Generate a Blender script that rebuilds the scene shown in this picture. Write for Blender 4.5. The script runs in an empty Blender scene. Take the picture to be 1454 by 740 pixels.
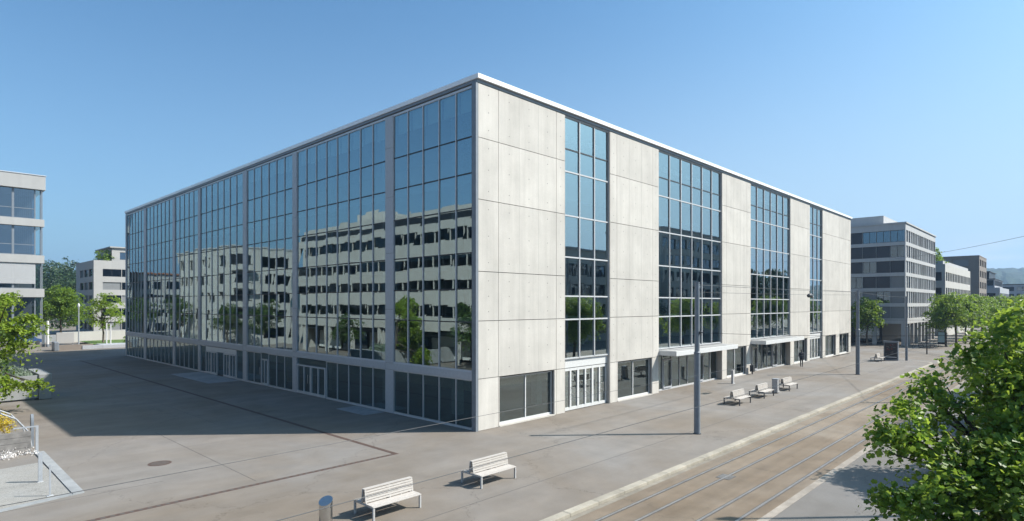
import bpy, bmesh, math, random
import numpy as np
from mathutils import Vector, Matrix
random.seed(7)
D = bpy.data
SC = bpy.context.scene
COL = SC.collection
R_ = math.radians

# ------------------------------------------------------------------ helpers
class MB:
    """collects faces; build() links them as ONE mesh object"""
    def __init__(s): s.v = []; s.f = []; s.m = []
    def face(s, pts, mat=0):
        b = len(s.v); s.v += [tuple(p) for p in pts]; s.f.append(tuple(range(b, b + len(pts)))); s.m.append(mat)
    def box(s, x0, x1, y0, y1, z0, z1, mat=0):
        if x0 > x1: x0, x1 = x1, x0
        if y0 > y1: y0, y1 = y1, y0
        b = len(s.v)
        s.v += [(x0,y0,z0),(x1,y0,z0),(x1,y1,z0),(x0,y1,z0),(x0,y0,z1),(x1,y0,z1),(x1,y1,z1),(x0,y1,z1)]
        for f in ((0,3,2,1),(4,5,6,7),(0,1,5,4),(1,2,6,5),(2,3,7,6),(3,0,4,7)):
            s.f.append(tuple(b+i for i in f)); s.m.append(mat)
    def prism(s, poly, z0, z1, mat=0):
        n = len(poly); b = len(s.v)
        s.v += [(p[0],p[1],z0) for p in poly] + [(p[0],p[1],z1) for p in poly]
        s.f.append(tuple(b+i for i in reversed(range(n)))); s.m.append(mat)
        s.f.append(tuple(b+n+i for i in range(n))); s.m.append(mat)
        for i in range(n):
            j = (i+1) % n
            s.f.append((b+i, b+j, b+n+j, b+n+i)); s.m.append(mat)
    def tube(s, pts, rad, n=8, mat=0, caps=True):
        pts = [Vector(p) for p in pts]
        rr = rad if isinstance(rad, (list, tuple)) else [rad]*len(pts)
        rings = []; ref = None
        for i, p in enumerate(pts):
            if i == 0: d = pts[1]-p
            elif i == len(pts)-1: d = p-pts[i-1]
            else: d = (pts[i+1]-pts[i-1])
            d.normalize()
            if ref is None:
                ref = Vector((0,0,1)) if abs(d.z) < .9 else Vector((1,0,0))
            a = d.cross(ref); a.normalize(); c = a.cross(d); ref = c
            b = len(s.v)
            for k in range(n):
                t = 2*math.pi*k/n
                s.v.append(tuple(p + (a*math.cos(t)+c*math.sin(t))*rr[i]))
            rings.append(b)
        for i in range(len(rings)-1):
            for k in range(n):
                j = (k+1) % n
                s.f.append((rings[i]+k, rings[i]+j, rings[i+1]+j, rings[i+1]+k)); s.m.append(mat)
        if caps:
            s.f.append(tuple(rings[0]+k for k in range(n))); s.m.append(mat)
            s.f.append(tuple(rings[-1]+k for k in reversed(range(n)))); s.m.append(mat)
    def fb(s, face, plane, u0, u1, d0, d1, z0, z1, mat=0):
        """box on an axis-aligned facade: u along it, d outwards"""
        if face == 'S': s.box(u0,u1,plane-d1,plane-d0,z0,z1,mat)
        elif face == 'W': s.box(plane-d1,plane-d0,u0,u1,z0,z1,mat)
        elif face == 'E': s.box(plane+d0,plane+d1,u0,u1,z0,z1,mat)
        else: s.box(u0,u1,plane+d0,plane+d1,z0,z1,mat)
    def fq(s, face, plane, u0, u1, d, z0, z1, mat=0, tilt=0.0):
        """one pane, its corners a few mm out of plane"""
        o = [d+random.uniform(-tilt,tilt) for _ in range(4)]
        q = [(u0,z0),(u1,z0),(u1,z1),(u0,z1)]
        if face == 'S': P = [(u,plane-o[i],z) for i,(u,z) in enumerate(q)]
        elif face == 'W': P = [(plane-o[i],u,z) for i,(u,z) in enumerate(q)][::-1]
        elif face == 'E': P = [(plane+o[i],u,z) for i,(u,z) in enumerate(q)]
        else: P = [(u,plane+o[i],z) for i,(u,z) in enumerate(q)][::-1]
        s.face(P, mat)
    def mesh(s, name, mats, smooth=False):
        me = D.meshes.new(name); me.from_pydata(s.v, [], s.f)
        for m in mats: me.materials.append(m)
        me.polygons.foreach_set('material_index', s.m)
        if smooth: me.polygons.foreach_set('use_smooth', [True]*len(s.f))
        me.update(); return me
    def build(s, name, mats, parent=None, smooth=False, bevel=0):
        if not isinstance(mats, (list, tuple)): mats = [mats]
        o = D.objects.new(name, s.mesh(name, mats, smooth)); COL.objects.link(o)
        if parent is not None:
            o.parent = parent
            if parent.parent is None and parent.type == 'EMPTY' and not parent.get('_local'):
                o.location = -parent.location
        if bevel:
            m = o.modifiers.new('bevel','BEVEL'); m.width = bevel; m.segments = 2; m.limit_method = 'ANGLE'
        return o

def tag(o, label=None, cat=None, group=None, kind=None):
    if label: o['label'] = label
    if cat: o['category'] = cat
    if group: o['group'] = group
    if kind: o['kind'] = kind
    return o
def thing(name, label, cat, loc=(0,0,0), group=None, rz=0, local=False):
    o = D.objects.new(name, None); COL.objects.link(o); o.location = loc; o.rotation_euler = (0,0,rz)
    o.empty_display_size = .3
    if local: o['_local'] = 1
    return tag(o, label, cat, group)
def copy_tree(o, parent=None):
    c = o.copy(); COL.objects.link(c)
    if parent is not None: c.parent = parent
    for ch in list(o.children): copy_tree(ch, c)
    return c

# ------------------------------------------------------------------ materials
def newmat(name):
    m = D.materials.new(name); m.use_nodes = True
    nt = m.node_tree; b = nt.nodes['Principled BSDF']
    return m, nt, b
def N(nt, t, **kw):
    n = nt.nodes.new(t)
    for k, v in kw.items():
        if k in n.inputs.keys() if isinstance(k, str) else False: n.inputs[k].default_value = v
        else: setattr(n, k, v)
    return n
def setin(n, **kw):
    for k, v in kw.items(): n.inputs[k.replace('_',' ')].default_value = v
def rgb(c): return (c[0], c[1], c[2], 1)
def plain(name, c, rough=.6, metal=0, var=.12, scale=6, spec=.4, bump=0):
    """solid colour with slight noise wear"""
    m, nt, b = newmat(name)
    tc = N(nt,'ShaderNodeTexCoord'); no = N(nt,'ShaderNodeTexNoise'); setin(no, Scale=scale, Detail=5, Roughness=.6)
    nt.links.new(tc.outputs['Object'], no.inputs['Vector'])
    mr = N(nt,'ShaderNodeMapRange'); setin(mr, From_Min=.3, From_Max=.7, To_Min=1-var, To_Max=1+var)
    nt.links.new(no.outputs['Fac'], mr.inputs['Value'])
    mx = N(nt,'ShaderNodeMix', data_type='RGBA', blend_type='MULTIPLY'); mx.inputs['Factor'].default_value = 1
    mx.inputs['A'].default_value = rgb(c); nt.links.new(mr.outputs['Result'], mx.inputs['B'])
    nt.links.new(mx.outputs['Result'], b.inputs['Base Color'])
    b.inputs['Roughness'].default_value = rough; b.inputs['Metallic'].default_value = metal
    b.inputs['Specular IOR Level'].default_value = spec
    if bump:
        bp = N(nt,'ShaderNodeBump'); setin(bp, Strength=bump, Distance=.02)
        nt.links.new(no.outputs['Fac'], bp.inputs['Height']); nt.links.new(bp.outputs['Normal'], b.inputs['Normal'])
    return m
def asphalt(name, c, stain=.25, fine=.12, warm=(1.08,1.0,.9), along=None):
    m, nt, b = newmat(name); L = nt.links.new
    tc = N(nt,'ShaderNodeTexCoord')
    def noise(scale, det=4, rough=.55, vec=None, dist=0):
        n = N(nt,'ShaderNodeTexNoise'); setin(n, Scale=scale, Detail=det, Roughness=rough, Distortion=dist)
        L((vec or tc).outputs[0 if vec else 'Object'], n.inputs['Vector']); return n
    def rng(n, a, bb, lo, hi):
        r = N(nt,'ShaderNodeMapRange'); setin(r, From_Min=a, From_Max=bb, To_Min=lo, To_Max=hi)
        L(n.outputs['Fac'], r.inputs['Value']); return r
    def mul(a, bout):
        x = N(nt,'ShaderNodeMix', data_type='RGBA', blend_type='MULTIPLY'); x.inputs['Factor'].default_value = 1
        if isinstance(a, tuple): x.inputs['A'].default_value = a
        else: L(a, x.inputs['A'])
        L(bout, x.inputs['B']); return x.outputs['Result']
    big = noise(.11, 5, .6, dist=.6); mid = noise(.7, 6, .65, dist=.4); fn = noise(38, 3, .7); sp = noise(2.6, 2, .5)
    mp = N(nt,'ShaderNodeMapping'); L(tc.outputs['Object'], mp.inputs['Vector'])
    mp.inputs['Scale'].default_value = (.05, .9, 1) if along is None else along
    st = noise(1.0, 5, .6, vec=mp)
    out = mul(rgb(c), rng(big, .3, .7, 1-stain, 1+stain*.7).outputs[0])
    out = mul(out, rng(mid, .3, .72, 1-stain*.6, 1+stain*.45).outputs[0])
    out = mul(out, rng(st, .3, .7, 1-stain*.45, 1+stain*.35).outputs[0])
    out = mul(out, rng(fn, .25, .75, 1-fine, 1+fine).outputs[0])
    # small dark gum / oil spots
    out = mul(out, rng(sp, .74, .80, 1, .72).outputs[0])
    # warm/cool drift
    wm = N(nt,'ShaderNodeMix', data_type='RGBA', blend_type='MIX')
    wm.inputs['A'].default_value = rgb(warm); wm.inputs['B'].default_value = (.97,1,1.04,1)
    L(rng(big, .35, .65, 0, 1).outputs[0], wm.inputs['Factor'])
    out = mul(out, wm.outputs['Result'])
    # hairline cracks
    vo = N(nt,'ShaderNodeTexVoronoi', feature='DISTANCE_TO_EDGE'); setin(vo, Scale=.085)
    wv = N(nt,'ShaderNodeVectorMath', operation='ADD'); nn = noise(.5, 6, .65)
    sc = N(nt,'ShaderNodeVectorMath', operation='SCALE'); sc.inputs['Scale'].default_value = 3.2
    L(nn.outputs['Color'], sc.inputs[0]); L(tc.outputs['Object'], wv.inputs[0]); L(sc.outputs[0], wv.inputs[1]); L(wv.outputs[0], vo.inputs['Vector'])
    cr = N(nt,'ShaderNodeMapRange'); setin(cr, From_Min=0.0008, From_Max=.0028, To_Min=.72, To_Max=1); L(vo.outputs['Distance'], cr.inputs['Value'])
    out = mul(out, cr.outputs[0])
    L(out, b.inputs['Base Color']); b.inputs['Roughness'].default_value = .85; b.inputs['Specular IOR Level'].default_value = .3
    bp = N(nt,'ShaderNodeBump'); setin(bp, Strength=.25, Distance=.01); L(fn.outputs['Fac'], bp.inputs['Height']); L(bp.outputs['Normal'], b.inputs['Normal'])
    return m
def concrete(name, c, var=.10):
    m, nt, b = newmat(name); L = nt.links.new
    tc = N(nt,'ShaderNodeTexCoord'); ge = N(nt,'ShaderNodeNewGeometry')
    def noise(scale, det, rough, mapscale=None):
        n = N(nt,'ShaderNodeTexNoise'); setin(n, Scale=scale, Detail=det, Roughness=rough)
        if mapscale:
            mp = N(nt,'ShaderNodeMapping'); mp.inputs['Scale'].default_value = mapscale
            L(tc.outputs['Object'], mp.inputs['Vector']); L(mp.outputs[0], n.inputs['Vector'])
        else: L(tc.outputs['Object'], n.inputs['Vector'])
        return n
    def rng(o, a, bb, lo, hi):
        r = N(nt,'ShaderNodeMapRange'); setin(r, From_Min=a, From_Max=bb, To_Min=lo, To_Max=hi); L(o, r.inputs['Value']); return r.outputs[0]
    def mul(a, bo):
        x = N(nt,'ShaderNodeMix', data_type='RGBA', blend_type='MULTIPLY'); x.inputs['Factor'].default_value = 1
        if isinstance(a, tuple): x.inputs['A'].default_value = a
        else: L(a, x.inputs['A'])
        L(bo, x.inputs['B']); return x.outputs['Result']
    n1 = noise(.55, 5, .6); n2 = noise(1.0, 5, .65, (2.2, 2.2, .16)); n3 = noise(14, 4, .7)
    out = mul(rgb(c), rng(n1.outputs['Fac'], .3, .7, 1-var, 1+var*.6))
    out = mul(out, rng(n2.outputs['Fac'], .32, .72, 1-var*.95, 1+var*.5))
    out = mul(out, rng(n3.outputs['Fac'], .3, .7, 1-var*.35, 1+var*.3))
    out = mul(out, rng(ge.outputs['Random Per Island'], 0, 1, 1-var*.7, 1+var*.45))
    L(out, b.inputs['Base Color']); b.inputs['Roughness'].default_value = .8; b.inputs['Specular IOR Level'].default_value = .25
    bp = N(nt,'ShaderNodeBump'); setin(bp, Strength=.15, Distance=.01); L(n3.outputs['Fac'], bp.inputs['Height']); L(bp.outputs['Normal'], b.inputs['Normal'])
    return m
def glass(name, tint=(.44,.58,.60), refl=.34, gcol=(.74,.90,.95), wave=.02):
    m, nt, b = newmat(name); L = nt.links.new; nt.nodes.remove(b)
    out = nt.nodes['Material Output']
    tr = N(nt,'ShaderNodeBsdfTransparent'); tr.inputs['Color'].default_value = rgb(tint)
    gl = N(nt,'ShaderNodeBsdfGlossy'); gl.inputs['Color'].default_value = rgb(gcol); gl.inputs['Roughness'].default_value = 0.0
    lw = N(nt,'ShaderNodeLayerWeight'); lw.inputs['Blend'].default_value = .25
    mr = N(nt,'ShaderNodeMapRange'); setin(mr, From_Min=0, From_Max=1, To_Min=refl, To_Max=.95); L(lw.outputs['Fresnel'], mr.inputs['Value'])
    if wave:
        tc = N(nt,'ShaderNodeTexCoord'); no = N(nt,'ShaderNodeTexNoise'); setin(no, Scale=.45, Detail=1)
        L(tc.outputs['Object'], no.inputs['Vector'])
        bp = N(nt,'ShaderNodeBump'); setin(bp, Strength=wave, Distance=.12); L(no.outputs['Fac'], bp.inputs['Height'])
        L(bp.outputs['Normal'], gl.inputs['Normal'])
    mx = N(nt,'ShaderNodeMixShader'); L(mr.outputs[0], mx.inputs[0]); L(tr.outputs[0], mx.inputs[1]); L(gl.outputs[0], mx.inputs[2])
    L(mx.outputs[0], out.inputs['Surface']); return m
def leafmat(name, c1, c2, trans=.35):
    m, nt, b = newmat(name); L = nt.links.new; nt.nodes.remove(b); out = nt.nodes['Material Output']
    ge = N(nt,'ShaderNodeNewGeometry'); mx = N(nt,'ShaderNodeMix', data_type='RGBA')
    mx.inputs['A'].default_value = rgb(c1); mx.inputs['B'].default_value = rgb(c2); L(ge.outputs['Random Per Island'], mx.inputs['Factor'])
    tc = N(nt,'ShaderNodeTexCoord'); no = N(nt,'ShaderNodeTexNoise'); setin(no, Scale=1.1, Detail=3); L(tc.outputs['Object'], no.inputs['Vector'])
    mr = N(nt,'ShaderNodeMapRange'); setin(mr, From_Min=.3, From_Max=.7, To_Min=.75, To_Max=1.3); L(no.outputs['Fac'], mr.inputs['Value'])
    mm = N(nt,'ShaderNodeMix', data_type='RGBA', blend_type='MULTIPLY'); mm.inputs['Factor'].default_value = 1
    L(mx.outputs['Result'], mm.inputs['A']); L(mr.outputs[0], mm.inputs['B'])
    pb = N(nt,'ShaderNodeBsdfPrincipled'); L(mm.outputs['Result'], pb.inputs['Base Color']); pb.inputs['Roughness'].default_value = .45; pb.inputs['Specular IOR Level'].default_value = .35
    tl = N(nt,'ShaderNodeBsdfTranslucent'); hs = N(nt,'ShaderNodeHueSaturation'); hs.inputs['Value'].default_value = 1.7; hs.inputs['Hue'].default_value = .485
    L(mm.outputs['Result'], hs.inputs['Color']); L(hs.outputs[0], tl.inputs['Color'])
    ms = N(nt,'ShaderNodeMixShader'); ms.inputs[0].default_value = trans; L(pb.outputs[0], ms.inputs[1]); L(tl.outputs[0], ms.inputs[2])
    L(ms.outputs[0], out.inputs['Surface']); return m

M = {}
M['plaza'] = asphalt('plaza_asphalt', (.194,.175,.156), .2)
M['track'] = asphalt('track_bed', (.204,.168,.130), .32, along=(.04,1.6,1))
M['lane'] = asphalt('lane_asphalt', (.172,.161,.149), .20, warm=(1.02,1,.97))
M['side'] = asphalt('pavement', (.185,.175,.163), .15)
M['conc'] = concrete('fair_faced_concrete', (.515,.486,.442), .11)
M['conc2'] = concrete('rough_concrete', (.30,.31,.315), .14)
M['kerb'] = concrete('kerb_stone', (.37,.335,.275), .16)
M['cream'] = concrete('cream_render', (.47,.455,.42), .05)
M['white'] = plain('white_paint', (.56,.56,.55), .5, var=.05)
M['alu'] = plain('aluminium', (.50,.515,.54), .45, metal=.1, var=.05)
M['alud'] = plain('aluminium_cladding', (.40,.415,.44), .5, metal=.05, var=.06)
M['frame'] = plain('frame_light_grey', (.46,.465,.47), .45, var=.04)
M['dark'] = plain('dark_metal', (.035,.038,.042), .5, var=.1)
M['slot'] = plain('joint_shadow_gap', (.10,.095,.09), .9)
M['steel'] = plain('stainless_steel', (.58,.57,.55), .28, metal=1, var=.06)
M['rail'] = plain('rail_steel', (.27,.255,.24), .42, metal=.45, var=.2, scale=2)
M['pole'] = plain('pole_grey_paint', (.17,.19,.215), .42, var=.1, scale=3)
M['polelt'] = plain('pole_light_grey', (.30,.315,.335), .45)
M['slat'] = plain('bench_slats', (.44,.405,.37), .55, var=.07, scale=9)
M['benchleg'] = plain('bench_frame_light', (.40,.39,.38), .4, var=.05)
M['benchdark'] = plain('bench_frame_dark', (.085,.085,.088), .45, var=.1)
M['rust'] = plain('drain_iron', (.085,.055,.045), .8, var=.3, scale=9)
M['gravel'] = asphalt('gravel_fill', (.27,.26,.24), .15, .5)
M['gut'] = concrete('gutter_stone', (.25,.225,.185), .2)
M['strip'] = concrete('painted_line', (.30,.265,.225), .22)
M['wood'] = plain('weathered_timber', (.17,.16,.15), .8, var=.35, scale=3)
M['bark'] = plain('bark', (.085,.07,.055), .9, var=.4, scale=7, bump=.6)
M['inwall'] = plain('interior_wall', (.36,.37,.37), .8)
M['infloor'] = plain('interior_floor', (.12,.12,.12), .6)
M['blind'] = plain('roller_blind', (.62,.64,.62), .8, var=.03)
M['roofm'] = plain('roof_gravel', (.30,.29,.27), .9, var=.2)
M['glass'] = glass('facade_glass')
M['glassS'] = glass('street_glass', (.46,.60,.60), .44, (.84,.95,.96), .008)
M['gwin'] = glass('window_glass', (.12,.15,.17), .22, (.70,.85,1.0), .01)
M['gsoft'] = glass('weak_reflection_glass', (.14,.17,.18), .05, (.8,.9,1.0), .01)  # window glass with its reflection turned down for soft dark panes
M['gshop'] = glass('shop_glass', (.50,.66,.66), .22, (.78,.90,.92), .008)
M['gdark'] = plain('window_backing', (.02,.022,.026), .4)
M['shut'] = plain('grey_shutter', (.20,.205,.21), .6, var=.08)
M['shutd'] = plain('dark_panel', (.045,.05,.062), .45, var=.1)
M['shutl'] = plain('light_shutter', (.46,.46,.465), .6, var=.05)
M['b1'] = concrete('grey_concrete_band', (.43,.428,.425), .06)
M['b3'] = concrete('taupe_render', (.22,.19,.165), .06)
M['b4'] = concrete('pale_render', (.36,.375,.40), .05)
M['bw'] = concrete('white_render', (.37,.362,.35), .04)
M['cap'] = plain('roof_cap', (.80,.80,.80), .35, var=.03)
M['red'] = plain('roof_tile', (.28,.12,.07), .8, var=.2)
M['leaf_near'] = leafmat('leaf_near', (.066,.138,.017), (.205,.295,.036), .44)
M['leaf_mid'] = leafmat('leaf_mid', (.075,.145,.018), (.170,.255,.030), .45)
M['leaf_lime'] = leafmat('leaf_lime', (.12,.20,.022), (.235,.32,.038), .45)
M['leaf_mirr'] = leafmat('leaf_mirror_dimmed', (.040,.080,.016), (.085,.135,.026), .3)  # leaf colour darkened to dim the trees' mirror image in the glass side
M['leaf_dark'] = leafmat('leaf_dark', (.022,.050,.014), (.055,.095,.022), .25)
M['leaf_hill'] = leafmat('leaf_hill', (.020,.045,.018), (.050,.085,.026), .2)
M['leaf_yel'] = leafmat('leaf_yellow', (.42,.33,.03), (.62,.52,.08), .3)
M['leaf_grey'] = leafmat('leaf_greygreen', (.12,.17,.12), (.22,.27,.20), .3)
M['petal'] = leafmat('petal_white', (.7,.68,.66), (.85,.82,.8), .3)
M['grass'] = plain('grass', (.085,.14,.03), .9, var=.35, scale=2)
M['coat'] = plain('dark_coat', (.02,.024,.034), .8)
M['skin'] = plain('skin', (.42,.27,.2), .6)
M['trouser'] = plain('grey_trousers', (.11,.10,.095), .8)

# ------------------------------------------------------------------ camera
CAM = (-20.36, -21.83, 6.4)
cd = D.cameras.new('camera'); cam = D.objects.new('camera', cd); COL.objects.link(cam)
cam.location = CAM; cam.rotation_euler = (R_(90), 0, -math.atan2(.7242,.6896))
cd.sensor_width = 36; cd.lens = 843/1454*36; cd.shift_y = 62/1454; cd.clip_start = .2; cd.clip_end = 20000
SC.camera = cam

# ------------------------------------------------------------------ light
EL = R_(42.5); hx, hy = .726, -.688
sl = D.lights.new('sun','SUN'); sun = D.objects.new('sun', sl); COL.objects.link(sun)
sl.energy = 5.0; sl.angle = R_(.53); sl.color = (1,.945,.87)
dv = Vector((-hx*math.cos(EL), -hy*math.cos(EL), -math.sin(EL)))
sun.rotation_euler = dv.to_track_quat('-Z','Y').to_euler(); sun.location = (60,-60,80)
w = D.worlds.new('World'); SC.world = w; w.use_nodes = True
nt = w.node_tree; bg = nt.nodes['Background']; L = nt.links.new
sky = nt.nodes.new('ShaderNodeTexSky'); sky.sky_type = 'NISHITA'; sky.sun_disc = False
sky.sun_elevation = EL; sky.sun_rotation = math.atan2(hx, hy); sky.altitude = 400; sky.air_density = 1.0; sky.dust_density = 3.5; sky.ozone_density = 2.2
# a faint bank of cloud low over the far end of the street
tc = nt.nodes.new('ShaderNodeTexCoord'); sx = nt.nodes.new('ShaderNodeSeparateXYZ'); L(tc.outputs['Generated'], sx.inputs[0])
mp = nt.nodes.new('ShaderNodeMapping'); mp.inputs['Scale'].default_value = (5,5,22); L(tc.outputs['Generated'], mp.inputs[0])
cn = nt.nodes.new('ShaderNodeTexNoise'); cn.inputs['Scale'].default_value = 1.6; cn.inputs['Detail'].default_value = 6; L(mp.outputs[0], cn.inputs['Vector'])
def mrange(src, a, b, lo, hi):
    n = nt.nodes.new('ShaderNodeMapRange'); n.interpolation_type = 'SMOOTHSTEP'
    for k, v in zip(('From Min','From Max','To Min','To Max'), (a,b,lo,hi)): n.inputs[k].default_value = v
    L(src, n.inputs['Value']); return n.outputs[0]
def mth(op, a, b):
    n = nt.nodes.new('ShaderNodeMath'); n.operation = op
    for i, q in enumerate((a,b)):
        if isinstance(q, float): n.inputs[i].default_value = q
        else: L(q, n.inputs[i])
    return n.outputs[0]
fac = mth('MULTIPLY', mrange(sx.outputs['Z'], .035, .06, 0, 1), mrange(sx.outputs['Z'], .065, .10, 1, 0))
fac = mth('MULTIPLY', fac, mrange(cn.outputs['Fac'], .40, .62, 0, 1))
fac = mth('MULTIPLY', fac, mrange(sx.outputs['X'], .78, .93, 0, .55))
cm = nt.nodes.new('ShaderNodeMix'); cm.data_type = 'RGBA'; L(fac, cm.inputs['Factor']); sk2 = nt.nodes.new('ShaderNodeMix'); sk2.data_type = 'RGBA'; sk2.blend_type = 'MULTIPLY'; sk2.inputs['Factor'].default_value = 1; sk2.inputs['B'].default_value = (.57,.92,1.05,1); L(sky.outputs[0], sk2.inputs['A']); 
dR = mth('SUBTRACT', mth('MULTIPLY', sx.outputs['X'], .6896), mth('MULTIPLY', sx.outputs['Y'], .7242))
pf = mth('MULTIPLY', mrange(sx.outputs['Z'], -.02, .50, 1, 0), mth('ADD', mrange(dR, -.62, .70, 0, .60), .26))
sk3 = nt.nodes.new('ShaderNodeMix'); sk3.data_type = 'RGBA'; L(pf, sk3.inputs['Factor']); L(sk2.outputs['Result'], sk3.inputs['A']); sk3.inputs['B'].default_value = (3.5,4.25,4.9,1)   # pale summer haze low in the sky
L(sk3.outputs['Result'], cm.inputs['A']); cm.inputs['B'].default_value = (5.0,5.1,5.3,1)
L(cm.outputs['Result'], bg.inputs['Color']); bg.inputs['Strength'].default_value = .105

vs = SC.view_settings; vs.view_transform = 'Standard'; vs.look = 'None'; vs.gamma = 1; vs.use_curve_mapping = False; vs.exposure = .75
cy = SC.cycles; cy.caustics_reflective = False; cy.caustics_refractive = False; cy.max_bounces = 8; cy.glossy_bounces = 5
cy.transparent_max_bounces = 16; cy.sample_clamp_indirect = 6; cy.use_denoising = True; cy.volume_bounces = 0

# ------------------------------------------------------------------ ground, plaza, road
GZ = -.11
g = MB(); g.face([(-4000,-4000,GZ),(4000,-4000,GZ),(4000,4000,GZ),(-4000,4000,GZ)]); tag(g.build('ground', M['plaza']), kind='structure')
KY = -10.32
arc = [(57.2 + 2.0*math.sin(t), KY+2.0 - 2.0*math.cos(t)) for t in [R_(a) for a in range(0, 91, 10)]]
poly = [(-120,KY)] + arc + [(59.2, 8), (75, 8), (75, 260), (-120, 260)]
g = MB(); g.prism(poly, GZ+.002, 0); tag(g.build('plaza', M['plaza']), kind='structure')
k = MB()                                                           # kerb stones with open joints
x = -60.0
while x < 57.0:
    k.box(x, min(x+1.492, 57.19), KY-.30, KY-.003, GZ+.001, .012 + random.uniform(-.003,.003)); x += 1.5
for i in range(0, 9):
    (x0,y0),(x1,y1) = arc[i], arc[i+1]
    c0 = (57.2, KY+2.0)
    o = lambda p: (c0[0]+(p[0]-c0[0])*1.15, c0[1]+(p[1]-c0[1])*1.15)
    i_ = lambda p: (c0[0]+(p[0]-c0[0])*1.002, c0[1]+(p[1]-c0[1])*1.002)
    k.prism([i_(arc[i]), o(arc[i]), o(arc[i+1]), i_(arc[i+1])], GZ+.001, .012)
tag(k.build('kerb', M['kerb'], bevel=.015), kind='structure')
def sheet(name, x0, x1, y0, y1, z, mat):
    s = MB(); s.face([(x0,y0,z),(x1,y0,z),(x1,y1,z),(x0,y1,z)]); return tag(s.build(name, mat), kind='structure')
sheet('road', -120, 420, -19.4, -15.0, GZ+.004, M['lane'])
sheet('track_bed', -120, 420, -15.0, KY-.30, GZ+.008, M['track'])
sheet('gutter', -60, 57, KY-.50, KY-.302, GZ+.012, M['gut'])
ln = MB()
x = -60.0
while x < 240:
    ln.box(x, x+2.99, -15.12, -14.86, GZ+.009, GZ+.0125); x += 3.0
tag(ln.build('road_marking', M['strip']), kind='structure')
sw = MB(); sw.box(-120, 420, -27, -19.65, GZ+.001, 0); tag(sw.build('pavement', M['side']), kind='structure')
k2 = MB(); x = -60.
while x < 180: k2.box(x, x+1.99, -19.648, -19.4, GZ+.001, .008); x += 2
tag(k2.build('kerb', M['kerb'], bevel=.015), kind='structure')
def railpath(pts, name='tram_rail'):
    r = MB()
    for off0, off1, z, mi in ((-.036,.036,GZ+.021,0),(.038,.075,GZ+.014,1),(-.07,-.038,GZ+.014,1)):
        P = [Vector((p[0],p[1],0)) for p in pts]; lft = []; rgt = []
        for i, p in enumerate(P):
            d = (P[min(i+1,len(P)-1)]-P[max(i-1,0)]).normalized(); n = Vector((-d.y, d.x, 0))
            lft.append(p+n*off1); rgt.append(p+n*off0)
        for i in range(len(P)-1):
            r.face([(rgt[i].x,rgt[i].y,z),(rgt[i+1].x,rgt[i+1].y,z),(lft[i+1].x,lft[i+1].y,z),(lft[i].x,lft[i].y,z)], mi)
    return tag(r.build(name, [M['rail'], M['slot']]), kind='structure')
for y in (-11.40,-12.26,-13.60,-14.44): railpath([(-100,y),(400,y)])
for rad in (24.6, 25.46):
    railpath([(60+rad*math.sin(R_(a)), 13.2-rad*math.cos(R_(a))) for a in range(0, 92, 3)] + [(60+rad, 60)])
# expansion joints and drainage channels let into the plaza
j = MB(); j.box(-60, 57, -7.80, -7.775, .001, .004); j.box(-60,-13.5, 2.1, 2.12,.001,.004); j.box(-11.2,-11.18,-.3,11.5,.001,.004); j.box(-8.3,-8.285,11.5,60,.001,.004)
tag(j.build('expansion_joint', M['slot']), kind='structure')
d = MB()
d.box(-60,-5.3,-.82,-.62,.001,.006,0); d.box(-5.5,-5.3,-.62,60,.001,.006,0)
x = -60
while x < -5.5: d.box(x,x+.12,-.76,-.68,.0065,.008,1); x += .25
tag(d.build('drain_channel', [M['rust'], M['slot']]), kind='structure')
def disc(name, c, r, z, mats, label, cat, n=28, grate=False, base=0.0):
    m = MB(); m.prism([(c[0]+r*math.cos(2*math.pi*i/n), c[1]+r*math.sin(2*math.pi*i/n)) for i in range(n)], base+.001, z, 0)
    for q in range(-4,5):
        wv = math.sqrt(max(0, (r*.8)**2-(q*r*.18)**2)); m.box(c[0]-wv, c[0]+wv, c[1]+q*r*.18-.012, c[1]+q*r*.18+.012, z, z+.004, 1)
    return tag(m.build(name, mats), label, cat)
disc('manhole_cover', (-12.84,4.89), .42, .007, [M['rust'], M['slot']], 'round rusty manhole cover set in the open plaza left of the hall', 'manhole cover')
m = MB(); m.box(1.05,1.7,-12.52,-11.98,GZ+.009,GZ+.016,0)
for q in range(8): m.box(1.10+q*.075,1.14+q*.075,-12.47,-12.03,GZ+.016,GZ+.019,1)
tag(m.build('drain_grate', [M['slot'],M['rail']]), 'dark square drain grate between the rails of the nearer tram track', 'drain grate')
# door mats / concrete aprons in front of the shaded doors
m = MB(); m.box(-2.6,-.05,28.9,38.2,.001,.012); tag(m.build('door_apron', M['conc2']), kind='structure')
m = MB(); m.box(-1.5,-.05,7.9,11.0,.001,.012); tag(m.build('door_apron', M['conc2']), kind='structure')

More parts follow.
